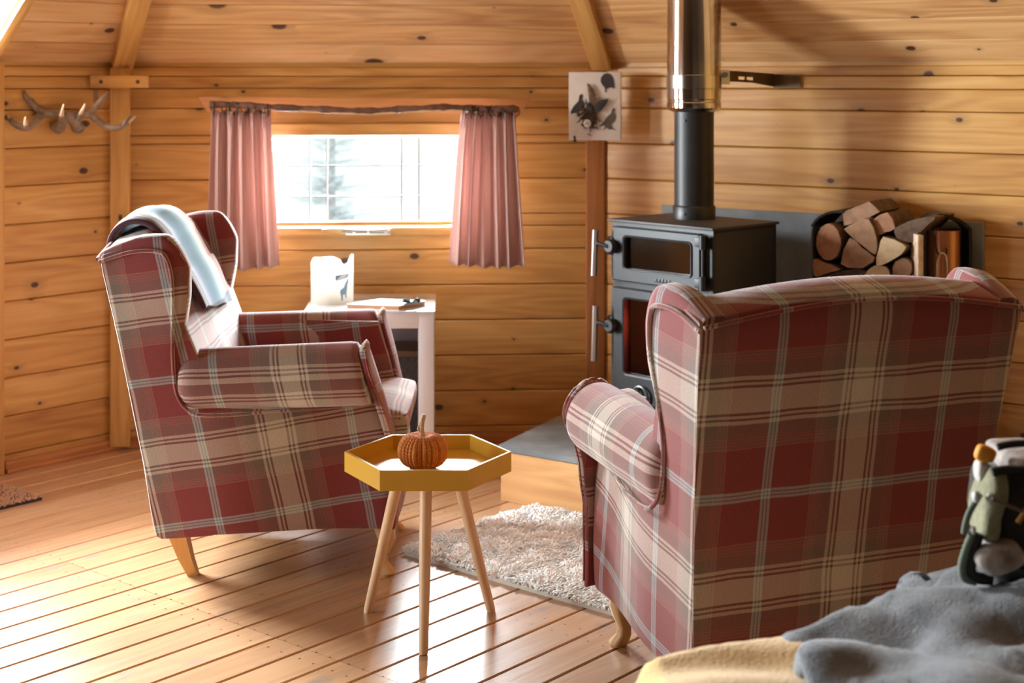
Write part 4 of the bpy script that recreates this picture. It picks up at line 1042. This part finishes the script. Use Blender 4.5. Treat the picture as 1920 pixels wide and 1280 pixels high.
log([(685, 275), (810, 210), (868, 335), (790, 372), (735, 400), (700, 405)], REDW, 'rusty brown split log right of the topmost log', .02, rnd=2)
log([(440, 205), (655, 118), (700, 150), (745, 205), (640, 262), (530, 300), (450, 320)], MIDW, 'topmost log of the stack, lying askew with rough bark', .05, rnd=1)
log([(772, 410), (940, 470), (945, 520), (895, 570), (800, 625), (708, 642), (735, 500)], PALE, 'pale quarter log with the lightest cut face', -.01, rnd=2)
log(ell(925, 675, 80, 92, 12, .3), MIDW, 'small rounded log at the lower right of the stack')
log([(590, 760), (640, 690), (700, 645), (800, 660), (830, 740), (820, 800), (600, 800)], PALE, 'pale light brown log at the bottom centre of the stack', .0, rnd=3)
log([(860, 350), (960, 290), (1080, 252), (1200, 250), (1120, 330), (1050, 395), (1005, 455), (900, 440)], BK, 'long log with grey brown bark at the top right of the stack', .02, rnd=3)
rk = thing('log_rack', 'black iron log rack with curved top bands beside the stove', 'log rack', (at(1620, 530, LYo(1620, LO)).x, LYo(1620, LO), HZ))
RO = rk.location.copy()
def rl(px, py, Yd): return at(px, py, Yd)-RO
IRN = plain('blackened_iron', (.018, .017, .018), .5, .4)
uL = Vector((.82, -.572, 0)); shz = at(1600, 528, LYo(1600, LO)).z-HZ-.010; LYL = LYo(1521, LO); LYR = LYo(1718, LO)
pl = Vector((at(1521, 0, LYL).x, LYL, 0)); pr = Vector((at(1718, 0, LYR).x, LYR, 0))
mb = MB()
for p in (pl, pr):
    q = p-RO; strip(mb, Vector((q.x, q.y, 0)), Vector((q.x, q.y, 0))+LE*1.0, 0, at(1521, 424, LYL).z-HZ, 0, at(1521, 424, LYL).z-HZ, .006)
mb.build('side_plate', plain('blue_grey_steel', (.10, .12, .15), .4, .5), rk, smooth=False)
mb = MB(); a = pl-RO; b = pr-RO; a.z = b.z = 0
for z in (.02, shz-.012): MB().prism([a+Vector((0, 0, z)), b+Vector((0, 0, z)), b+LE+Vector((0, 0, z)), a+LE+Vector((0, 0, z))], (0, 0, .010)).build('shelf', IRN, rk, smooth=False)
mb = MB(); arc = smoothpath([rl(1521, 424, LYL), rl(1535, 408, LYL), rl(1556, 398, LYL-.01), rl(1580, 397, LYL-.03)], 6)
mb.pad(lambda s, t: arc[min(int(s*(len(arc)-1)), len(arc)-2)].lerp(arc[min(int(s*(len(arc)-1)), len(arc)-2)+1], s*(len(arc)-1)-min(int(s*(len(arc)-1)), len(arc)-2))+LE*t*1.0, .004, 18, 4, flat_s=True, flat_t=True)
mb.build('curved_band', IRN, rk)
# upright pale log and copper bucket with tongs under an iron hoop
ul = MB().box((-.009, 0, 0), (.011, .10, at(1720, 440, LYo(1724, .3)).z-HZ), .003); o = ul.build('upright_board_log', noisy('flaky_birch', (.55, .38, .24), (.72, .56, .40), scale=40, rough=.85, bump=.9, bscale=70)); o.location = (at(1723, 0, LYo(1724, .3)).x, LYo(1724, .3)-.02, HZ)
tag(o, 'narrow pale split log standing upright between log rack and copper bucket', 'log')
BYY = LYo(1768, .15); bkx = at(1768, 0, BYY); bu = thing('copper_bucket', 'copper coloured cylindrical fireside bucket right of the stacked logs', 'bucket', (bkx.x, BYY, HZ))
tz = at(1768, 430, BYY).z-HZ
COPR = plain('aged_copper', (.55, .30, .18), .28, .9)
mb = MB(); mb.lathe([(.0, 0), (.060, 0), (.062, .01), (.062, tz-.006), (.064, tz), (.059, tz), (.058, .02), (.0, .02)], 40); mb.build('bucket_body', COPR, bu)
mb = MB(); hp = [Vector((-.092, -.0, 0)), Vector((-.092, 0, tz*.6)), Vector((-.090, 0, tz-.02)), Vector((-.070, 0, tz+.022)), Vector((-.02, 0, tz+.052)), Vector((.04, 0, tz+.040)), Vector((.085, 0, tz+.01)), Vector((.095, 0, tz-.03)), Vector((.095, 0, tz*.6)), Vector((.095, 0, 0))]
hp = smoothpath(hp, 6)
def hoop(s, t):
    k = s*(len(hp)-1); i = min(int(k), len(hp)-2); return hp[i].lerp(hp[i+1], k-i)+Vector((0, .10*(t-.5)+.03, 0))
mb.pad(hoop, .006, 60, 4, flat_s=True, flat_t=True); mb.build('iron_hoop', IRN, bu)
tg = thing('fire_tongs', 'polished steel fire tongs hanging in front of the copper bucket', 'tongs', (bkx.x-.006, BYY-.085, HZ))
def tl2(px, py): p = at(px, py, BYY-.085); return Vector((p.x-tg.location.x, 0, p.z-HZ))
mb = MB(); mb.tube(smoothpath([tl2(1754, 430), tl2(1754, 455), tl2(1758, 474), tl2(1768, 476), tl2(1775, 474), tl2(1774, 465)], 6), .0032, 8); mb.build('hook', IRN, tg)
mb = MB(); mb.tube(smoothpath([tl2(1757, 560), tl2(1756, 515), tl2(1758, 485), tl2(1766, 475), tl2(1774, 483), tl2(1775, 515), tl2(1773, 560)], 6), .0042, 10)
mb.tube([tl2(1757, 560), tl2(1760, 700)], .0042, 8); mb.tube([tl2(1773, 560), tl2(1770, 700)], .0042, 8); mb.build('arm', STEEL, tg)

# ---------------------------------------------------------------- canvas picture
cv = thing('canvas_picture', 'pale canvas print of grouse with a feather cluster hung at the corner', 'picture', at(1115, 263, 6.28), math.radians(-9))
cw, chh = .218, .285
t_ = math.radians(-9)
def cvp(x, y, d=0.):   # crop pixels (crop 3: 3.556x, origin 1040,100) to canvas plane
    px = 1040+x/3.556; py = 100+y/3.556; u = (px-1066)/(1165-1066); top = lerp(136, 139, u); bot = lerp(262, 268, u); v = (py-top)/(bot-top)
    return Vector((lerp(-cw/2, cw/2, u), -.001-d, chh*(1-v)-.006))
mb = MB(); mb.box((-cw/2, 0, 0), (cw/2, .035, chh), .003)
mb.build('canvas', noisy('linen_canvas', (.66, .58, .50), (.70, .62, .54), scale=15, rough=.85, bump=.4, bscale=500), cv)
mb = MB(); mb.tube([(0, .03, .14), (0, .09, .14)], .004, 6); mb.build('hanger', IRN, cv)
INK = plain('dark_bird_print', (.035, .028, .025), .8); INK2 = plain('brown_bird_print', (.10, .07, .05), .8)
def flat(name, poly, mat, parent, d=.0012):
    mb = MB(); P = [cvp(x, y, 0) for x, y in poly]; mb.prism(P, (0, -d, 0)); mb.build(name, mat, parent, smooth=False)
flat('bird_print', [(312, 160), (330, 140), (352, 134), (375, 142), (392, 165), (400, 200), (402, 240), (385, 228), (365, 232), (345, 240), (348, 262), (340, 262), (338, 232), (318, 208), (308, 185)], INK, cv)
flat('bird_print', [(165, 275), (180, 265), (188, 280), (182, 300), (198, 325), (200, 350), (185, 375), (160, 385), (162, 408), (150, 416), (150, 390), (120, 392), (106, 398), (108, 375), (125, 345), (160, 310)], INK, cv)
flat('bird_print', [(385, 378), (398, 366), (410, 378), (402, 395), (412, 425), (405, 455), (380, 478), (392, 505), (415, 515), (365, 508), (345, 490), (340, 505), (335, 480), (297, 488), (325, 462), (350, 428), (380, 400)], INK2, cv)
flat('bird_print', [(122, 545), (134, 538), (142, 550), (138, 562), (150, 580), (118, 580), (128, 562)], INK, cv)
FE = noisy('brown_feather', (.10, .055, .03), (.20, .12, .07), scale=60, rough=.9, bump=.8, bscale=200); FD_ = noisy('dark_feather', (.02, .017, .015), (.05, .04, .035), scale=60, rough=.9)
def feather(poly, mat, lift):
    P = [cvp(x, y, lift) for x, y in poly]; c = sum(P, Vector())/len(P); mb = MB(); n = len(P)
    mb.add(P+[c+Vector((0, -.008, 0)), c+Vector((0, .004, 0))], [(i, (i+1) % n, n) for i in range(n)]+[((i+1) % n, i, n+1) for i in range(n)]); mb.build('feather', mat, cv)
feather([(218, 195), (240, 205), (262, 235), (275, 280), (272, 340), (235, 335), (228, 270)], FE, .010)
feather([(275, 345), (300, 312), (368, 303), (345, 345), (310, 385), (270, 390)], FD_, .012)
feather([(205, 290), (225, 330), (262, 345), (250, 390), (215, 370)], FD_, .012)
mb = MB(); rs = random.Random(9)
for k in range(260):
    x = rs.gauss(235, 30); y = rs.gauss(410, 38); p = cvp(x, y, .004); a = rs.uniform(-2.6, -.5); d = Vector((math.cos(a)*.02, -rs.uniform(.004, .016), -math.sin(a)*-.016))
    mb.tube([p, p+d], [.003, .0005], 4)
mb.build('fur_tuft', noisy('dark_brown_fur', (.05, .03, .02), (.14, .085, .05), scale=60, rough=.95), cv)
mb = MB(); b = 0; mb.lathe([(.0, .006), (.014, .006), (.0165, .003), (.0165, 0)], 22); mb.xf(Matrix.Translation(cvp(221, 461, .012)) @ Matrix.Rotation(PI/2, 4, 'X')); mb.build('button', plain('cream_button', (.75, .70, .62), .5), cv)
mb = MB(); mb.lathe([(.0, .004), (.009, .004), (.010, 0)], 16); mb.xf(Matrix.Translation(cvp(221, 461, .0155)) @ Matrix.Rotation(PI/2, 4, 'X')); mb.build('button_centre', plain('tan_centre', (.45, .36, .26), .5), cv)

# ---------------------------------------------------------------- antlers
an0 = at(125, 230, 6.08)
an = thing('mounted_antlers', 'pair of grey brown deer antlers mounted on the left wall', 'antlers', an0)
AN = NT('antler_horn'); tc = AN.n('ShaderNodeTexCoord').outputs['Object']; AN.set(Base_Color=AN.ramp(AN.noise(tc, 30, 4), [(.35, (.17, .11, .075)), (.6, (.27, .19, .13)), (.75, (.40, .30, .21))]), Roughness=.55); AN.bump(AN.noise(tc, 90, 3), .5, .003)
TIP = plain('pale_antler_tip', (.60, .45, .30), .45)
def a3(x, y, d=0.): # crop 1 pixels (2.667x, origin 0,0)
    px, py = x/2.667, y/2.667; k = (px-130)/F*6.0
    return at(px, py, 6.12+.42*k*.8+d)-an0
def antler(parts, tips, name):
    mb = MB()
    for pts, rad in parts:
        P = smoothpath([a3(*p) for p in pts], 6); n = len(P); rr = [pw(i/(n-1), rad) for i in range(n)]; mb.tube(P, rr, 12)
    o = mb.build(name, AN.m, an)
    for pts, rad in tips:
        mb = MB(); P = smoothpath([a3(*p) for p in pts], 4); n = len(P); mb.tube(P, [pw(i/(n-1), rad) for i in range(n)], 10); mb.build('tine_tip', TIP, o)
K = 1.3/2.667/F*6.1
antler([([(300, 640, -.03), (318, 600, -.05), (300, 568, -.04), (240, 566, -.03), (200, 580, -.05), (165, 625, -.10), (130, 640, -.12), (80, 625, -.11), (50, 595, -.09)], [(0, 22*K), (.15, 17*K), (.35, 17*K), (.6, 14*K), (.85, 12*K), (1, 8*K)]),
        ([(225, 565, -.03), (190, 548, -.04), (160, 518, -.06), (130, 485, -.07), (122, 455, -.06)], [(0, 18*K), (.4, 13*K), (.8, 9*K), (1, 4*K)]),
        ([(160, 520, -.06), (155, 490, -.02), (152, 462, 0)], [(0, 10*K), (1, 8*K)]),
        ([(305, 610, -.05), (308, 575, -.12)], [(0, 13*K), (1, 9*K)]), ([(135, 638, -.12), (128, 620, -.16)], [(0, 12*K), (1, 9*K)])],
       [([(50, 595, -.09), (30, 565, -.07), (22, 538, -.05)], [(0, 8*K), (1, 1.5*K)]), ([(308, 575, -.12), (313, 545, -.15), (319, 520, -.16)], [(0, 9*K), (1, 2*K)]), ([(128, 620, -.16), (127, 600, -.18), (128, 584, -.19)], [(0, 9*K), (1, 2*K)])], 'antler')
antler([([(395, 640, -.03), (365, 600, -.05), (350, 575, -.05), (400, 572, -.04), (450, 572, -.04), (480, 595, -.06), (530, 630, -.08), (590, 638, -.09), (640, 610, -.09)], [(0, 22*K), (.15, 18*K), (.35, 16*K), (.6, 14*K), (.85, 13*K), (1, 11*K)]),
        ([(445, 568, -.04), (480, 530, -.05), (515, 490, -.06), (545, 462, -.05)], [(0, 17*K), (.4, 12*K), (.8, 8*K), (1, 3*K)]),
        ([(480, 530, -.05), (480, 490, -.01), (478, 455, .02)], [(0, 11*K), (1, 9*K)]),
        ([(395, 600, -.05), (405, 565, -.11)], [(0, 13*K), (1, 9*K)]), ([(610, 628, -.09), (635, 600, -.10), (655, 578, -.09)], [(0, 11*K), (1, 3*K)])],
       [([(640, 610, -.09), (665, 590, -.09), (680, 580, -.08)], [(0, 10*K), (1, 2*K)]), ([(405, 565, -.11), (418, 540, -.15), (425, 518, -.16)], [(0, 9*K), (1, 2*K)])], 'antler')
mb = MB()
for cx, cy in ((292, 640), (390, 640)):
    for k in range(16):
        a = 2*PI*k/16; c = a3(cx+26*math.cos(a), cy+20*math.sin(a), -.03); mb.lathe([(0, -.008), (.008, -.002), (.007, .006), (0, .009)], 7, c)
    mb.lathe([(0, -.02), (.020, -.012), (.022, .006), (0, .016)], 12, a3(cx, cy, -.02))
mb.build('burr', AN.m, an)
mb = MB(); mb.lathe([(0, -.02), (.028, -.014), (.030, .006), (0, .018)], 12, a3(345, 588, -.02)); mb.tube([a3(345, 588, -.02), a3(345, 588, .20)], .008, 8); mb.build('skull_mount', AN.m, an)

# ---------------------------------------------------------------- rug and doormat
def rect_obj(name, corner, d1, l1, d2, l2, th, mat, z0=0.0):
    mb = MB(); P = [Vector((0, 0, z0)), v3(d1*l1, z0), v3(d1*l1+d2*l2, z0), v3(d2*l2, z0)]; return mb.prism(P, (0, 0, th))
rgc = Vector((-.352, 4.91)); r1 = Vector((.648, .762)); r2 = Vector((.755, -.656)).normalized()
rg = thing('shaggy_rug', 'white shaggy rug on the floorboards before the hearth', 'rug', v3(rgc, 0))
rect_obj('rug', rgc, r1, .685, r2, .935, .012, None).build('backing', noisy('tan_rug_backing', (.62, .55, .46), (.70, .63, .54), scale=50, rough=.9), rg, smooth=False)
def pile():
    rs = random.Random(21); V = []; Fc = []
    N = 27000; L1_, L2_ = .685, .935
    for k in range(N):
        a = rs.uniform(.0, L1_); b = rs.uniform(0., L2_)
        p = v3(r1*a+r2*b, .010)
        n1 = mnoise.noise(Vector((a*14, b*14, 0))); n2 = mnoise.noise(Vector((a*14, b*14, 9)))
        ed = max(0, 1-min(a, L1_-a, b, L2_-b)/.03)
        le = rs.uniform(.016, .026)*(1+.35*n1)*(1-.35*ed); an_ = n1*5+rs.uniform(-1, 1); le2 = rs.uniform(.3, .9)
        out = Vector((0, 0, 0))
        if a < .03: out -= v3(r1, 0)*.008
        if b < .03: out -= v3(r2, 0)*.006
        dx = Vector((math.cos(an_), math.sin(an_), 0))*le*le2; r = rs.uniform(.0026, .0042)
        sdv = Vector((-math.sin(an_), math.cos(an_), 0)); cu = rs.uniform(-.006, .006)
        P = [p, p+Vector((0, 0, le*.45))+dx*.25+sdv*cu+out*.5, p+Vector((0, 0, le*.80))+dx*.7-sdv*cu+out, p+Vector((0, 0, le*.92))+dx*1.15+out]
        R_ = [r, r*1.15, r*1.0, r*.35]; b0 = len(V)
        for q, rr in zip(P, R_):
            for m in range(4):
                t = m*PI/2+an_; V.append(q+Vector((math.cos(t)*rr, math.sin(t)*rr, 0 if m % 2 else rr*.3)))
        for i in range(3):
            for m in range(4): Fc.append((b0+i*4+m, b0+i*4+(m+1) % 4, b0+(i+1)*4+(m+1) % 4, b0+(i+1)*4+m))
        Fc.append((b0+12, b0+13, b0+14, b0+15))
    me = bpy.data.meshes.new('pile'); me.from_pydata(V, [], Fc); me.update(); me.materials.append(noisy('white_wool_pile', (.95, .94, .92), (.90, .88, .85), scale=22, rough=.95, bump=0)); me.shade_smooth()
    o = bpy.data.objects.new('pile', me); COL.objects.link(o); o.parent = rg; o['kind'] = 'stuff'
pile()
mc = Vector((-1.735, 5.553)); m1_ = Vector((-.648, -.762)); m2_ = Vector((-.762, .648))
dm = thing('doormat', 'coarse brown coir doormat on the floor by the left door', 'doormat', v3(mc, 0))
rect_obj('mat', mc, m1_, .75, m2_, .40, .010, None).build('backing', plain('mat_rubber', (.03, .02, .018), .9), dm, smooth=False)
def coir():
    rs = random.Random(2); V = []; Fc = []
    for k in range(9000):
        a = rs.uniform(0, .75); b = rs.uniform(0, .40); p = v3(m1_*a+m2_*b, .008); t = rs.uniform(0, 6.28); h = rs.uniform(.008, .014); r = .0022; b0 = len(V)
        d = Vector((math.cos(t), math.sin(t), 0)); V += [p+d*r, p-d*r, p+Vector((d.y, -d.x, 0))*r, p+Vector((rs.uniform(-.004, .004), rs.uniform(-.004, .004), h))]
        Fc += [(b0, b0+1, b0+3), (b0+1, b0+2, b0+3), (b0+2, b0, b0+3)]
    me = bpy.data.meshes.new('bristles'); me.from_pydata(V, [], Fc); me.update(); me.materials.append(noisy('coir', (.78, .46, .27), (.86, .58, .38), scale=40, rough=.95, bump=0))
    o = bpy.data.objects.new('bristles', me); COL.objects.link(o); o.parent = dm; o['kind'] = 'stuff'
coir()

# ---------------------------------------------------------------- bed in the foreground with blankets and bag
bd = thing('bed', 'low bed in the near right corner, covered by throws', 'bed', (1.2, 2.1, 0))
mb = MB(); mb.box((-.95, -1.1, .12), (.9, .72, .26), .02); mb.build('bed_base', TRIM, bd)
mb = MB(); mb.box((-.93, -1.08, .26), (.88, .70, .40), .05); mb.build('mattress', plain('cream_ticking', (.6, .56, .5), .9), bd)
for x in (-.9, .85):
    for y in (-1.05, .66):
        mb = MB(); mb.box((x-.03, y-.03, 0), (x+.03, y+.03, .125), .004); mb.build('leg', TRIM, bd)
def fuzz(name, c1, c2, sc=300):
    t = NT(name); tc = t.n('ShaderNodeTexCoord').outputs['Object']; a = t.noise(tc, 14, 4); b = t.noise(tc, sc, 2)
    t.set(Base_Color=t.mix(t.maprange(t.math('ADD', t.math('MULTIPLY', a, .6), t.math('MULTIPLY', b, .4)), .35, .65, 0, 1), c1, c2), Roughness=.95, Sheen_Weight=.35, Sheen_Roughness=.5); t.bump(b, .8, .004); return t.m
def heap(name, x0, x1, y0, y1, fn, mat, label, cat, nx=90, ny=90, th=.012):
    o0 = Vector(((x0+x1)/2, (y0+y1)/2, .40)); V = []; Fc = []
    for j in range(ny+1):
        for i in range(nx+1):
            x = lerp(x0, x1, i/nx); y = lerp(y0, y1, j/ny); V.append(Vector((x, y, fn(x, y)))-o0)
    for j in range(ny):
        for i in range(nx): a = j*(nx+1)+i; Fc.append((a, a+1, a+nx+2, a+nx+1))
    # close sides down to the bed
    n0 = len(V); per = [(i, 0) for i in range(nx)]+[(nx, j) for j in range(ny)]+[(i, ny) for i in range(nx, 0, -1)]+[(0, j) for j in range(ny, 0, -1)]
    ids = [j*(nx+1)+i for i, j in per]
    for q in ids: v = V[q].copy(); v.z = min(v.z, .402-o0.z); V.append(v)
    m = len(ids)
    for k in range(m): Fc.append((ids[k], n0+k, n0+(k+1) % m, ids[(k+1) % m]))
    Fc.append(tuple(n0+k for k in range(m)))
    o = mesh(name, V, Fc, mat, smooth=True); o.location = o0; return tag(o, label, cat)
def rim(x, y, x0, x1, y0, y1, w=.07):
    d = min(x-x0, x1-x, y-y0, y1-y)/w; return math.sqrt(clamp(1-(1-clamp(d))**2))
# mustard throw: its far edge seen from (1240,1280) to (1470,1205)
MUS = fuzz('mustard_knit', (.62, .36, .09), (.72, .45, .14), 160)
def f_mus(x, y): return .402+(.172+.06*(x-.3)+.014*mnoise.noise(Vector((x*5, y*9, 1))))*rim(x, y+.30*(.62-x), .195, .62, 1.5, 2.72, .06)
heap('mustard_throw', .195, .62, 1.5, 2.66, f_mus, MUS, 'mustard yellow knitted throw at the bottom edge, under the grey blanket', 'throw')
GREY = fuzz('grey_fleece', (.06, .065, .075), (.23, .25, .28), 220)
def folded(name, path, y0, y1, th, seed, mat, label, cat, sag=.03):
    """thick soft blanket folded along a lateral path (x,z), swept in depth"""
    rs = random.Random(seed); P = smoothpath([(a, 0, b) for a, b in path], 8); n = len(P)-1; o0 = Vector((P[0].x, y0, P[0].z))
    def M(s, t):
        k = s*n; i = min(int(k), n-1); p = P[i].lerp(P[i+1], k-i); y = lerp(y0, y1, t)
        nz = mnoise.noise(Vector((s*4+seed, t*3, seed)))*sag+mnoise.noise(Vector((s*11+seed, t*8, seed+5)))*sag*.5
        return Vector((p.x+nz*.6, y+nz+.05*math.sin(3*s+seed), p.z+nz*.7))-o0
    mb = MB(); mb.pad(M, th, 60, 40, p=6); o = mb.build(name, mat, sharp=False); o.location = o0; tag(o, label, cat); return o
def f_gr(x, y):
    e = rim(x, y, GX0, GX1, GY0, GY1, .10)
    r = Vector((x*2.2+y*3.2, x*-.8+y*1.4, 2.7)); f1 = mnoise.noise(r); f2 = mnoise.noise(Vector((x*7-y*3, y*11+x*2, 4.2)))
    return .505+(.075+.030*f1+.016*f2+.05*sm((x-.9)/.5))*e
GX0, GX1, GY0, GY1 = .43, 2.0, 1.55, 2.79
def gheap():
    mb = MB()
    def M(s, t):
        x = lerp(.44, 2.0, s)+.03*t; yb = lerp(2.64, 2.95, sm((x-.44)/.65)); y = lerp(1.55, yb, t)
        f1 = mnoise.noise(Vector((x*2.6+y*3.4, x*-.9+y*1.5, 2.7))); f2 = mnoise.noise(Vector((x*7-y*3, y*9+x*3, 4.2)))
        z = .592+.020*sm((x-.5)/.5)+.045*f1+.030*f2-.035*abs(mnoise.noise(Vector((x*5+y*4, y*6-x*3, 9.1))))
        return Vector((x-.0, y+.03*f1, z))-Vector((1.2, 2.2, .5))
    mb.pad(M, lambda s, t: .042, 70, 60, p=5); o = mb.build('lower_layer', GREY, GB, sharp=False); return o
GB = thing('grey_blanket', 'rumpled grey fleece blanket heaped on the bed under the olive bag', 'blanket', (1.2, 2.2, .5))
gheap()
def gfold():
    mb = MB(); path = smoothpath([(.80, 0, .53), (.755, 0, .555), (.78, 0, .580), (.88, 0, .595), (1.05, 0, .585), (1.3, 0, .58), (1.6, 0, .58)], 8); n = len(path)-1
    def M(s, t):
        k = s*n; i = min(int(k), n-1); p = path[i].lerp(path[i+1], k-i); y = lerp(2.25, 2.93, t)
        f = mnoise.noise(Vector((s*6, t*4, 8)))*.028+mnoise.noise(Vector((s*13, t*9, 3)))*.012
        return Vector((p.x+f+.06*(1-t), y+f*.8, p.z+f*.7-.09*(1-t)**1.5))-Vector((1.2, 2.2, .5))
    mb.pad(M, .024, 60, 40, p=5); return mb.build('folded_over_layer', GREY, GB, sharp=False)
gfold()
# rucksack lying on the blanket, cut by the right edge of the picture
BY = 2.72; bg0 = at(1880, 1098, BY); bag = thing('olive_rucksack', 'dark olive rucksack with pale lining and orange tab on the grey blanket', 'bag', bg0)
def bl(px, py, d=0.): return at(px, py, BY+d)-bg0
OL = fuzz('dark_olive_canvas', (.012, .011, .008), (.035, .032, .020), 80); KH = fuzz('khaki_canvas', (.20, .19, .10), (.32, .31, .18), 80); BK_ = plain('black_webbing', (.008, .007, .007), .6); PLN = fuzz('pale_lining', (.55, .52, .48), (.70, .68, .64), 80); TANL = fuzz('tan_lining', (.20, .14, .11), (.62, .58, .55), 30); ORG = plain('orange_fabric', (.80, .33, .03), .7); GRN = plain('sage_webbing', (.15, .19, .14), .8)
def blob(name, c, rx, ry, rz_, mat, rot=0., p=2.6):
    mb = MB(); n, m = 20, 28; V = []; c = Vector(c)
    for j in range(n+1):
        ph = PI*j/n
        for i in range(m):
            a = 2*PI*i/m
            f = lambda v, e: abs(v)**e*(1 if v >= 0 else -1)
            q = Vector((f(math.cos(a), 2/p)*f(math.sin(ph), 2/p)*rx, f(math.sin(a), 2/p)*f(math.sin(ph), 2/p)*ry, -f(math.cos(ph), 2/p)*rz_))
            q += q.normalized()*mnoise.noise(q*18+c*5)*.012 if q.length > 1e-5 else Vector()
            q.rotate(Matrix.Rotation(rot, 3, 'Y')); V.append(c+q)
    mb.add(V, [(j*m+i, j*m+(i+1) % m, (j+1)*m+(i+1) % m, (j+1)*m+i) for j in range(n) for i in range(m)])
    return mb.build(name, mat, bag, sharp=False)
PXM = BY/F
blob('bag_body', bl(1898, 955, .05), 66*PXM, .10, 88*PXM, OL, p=3.4)
blob('bag_base', bl(1893, 1070, .04), 68*PXM, .11, 30*PXM, BK_)
blob('side_pocket', bl(1852, 942, -.01), 21*PXM, .06, 68*PXM, KH, rot=.16, p=3.2)
blob('pale_panel', bl(1872, 1040, -.05), 44*PXM, .045, 27*PXM, TANL, rot=-.35, p=3)
blob('top_flap', bl(1912, 855, .04), 48*PXM, .09, 20*PXM, TANL, p=4)
blob('white_label', bl(1840, 883, .0), 10*PXM, .02, 18*PXM, PLN, p=4)
blob('orange_tab', bl(1849, 851, -.01), 17*PXM, .012, 13*PXM, ORG, rot=.3, p=4)
for nm, pts, r, mt in (('strap', [(1838, 925), (1818, 960), (1810, 985), (1808, 1000)], 6, GRN), ('strap', [(1826, 995), (1812, 1030), (1804, 1060), (1808, 1082), (1830, 1090)], 8, GRN),
                       ('strap', [(1870, 838), (1900, 832), (1950, 830)], 7, BK_), ('strap', [(1860, 885), (1890, 880), (1940, 884)], 8, BK_), ('strap', [(1835, 1000), (1822, 1040), (1822, 1078), (1860, 1086)], 11, BK_), ('strap', [(1860, 935), (1885, 945), (1920, 960)], 3, plain('brown_cord', (.16, .10, .07), .7)), ('strap', [(1908, 980), (1925, 955)], 5, plain('ochre_strap', (.45, .20, .03), .7))):
    mb = MB(); mb.tube(smoothpath([bl(x, y, -.085 if r in (3, 5) else -.05) for x, y in pts], 6), r*PXM, 10); mb.build(nm, mt, bag)
for x, y in ((1857, 936), (1826, 996), (1832, 933)):
    blob('buckle', bl(x, y, -.06), 6*PXM, .008, 9*PXM, plain('pale_buckle', (.6, .62, .62), .4))
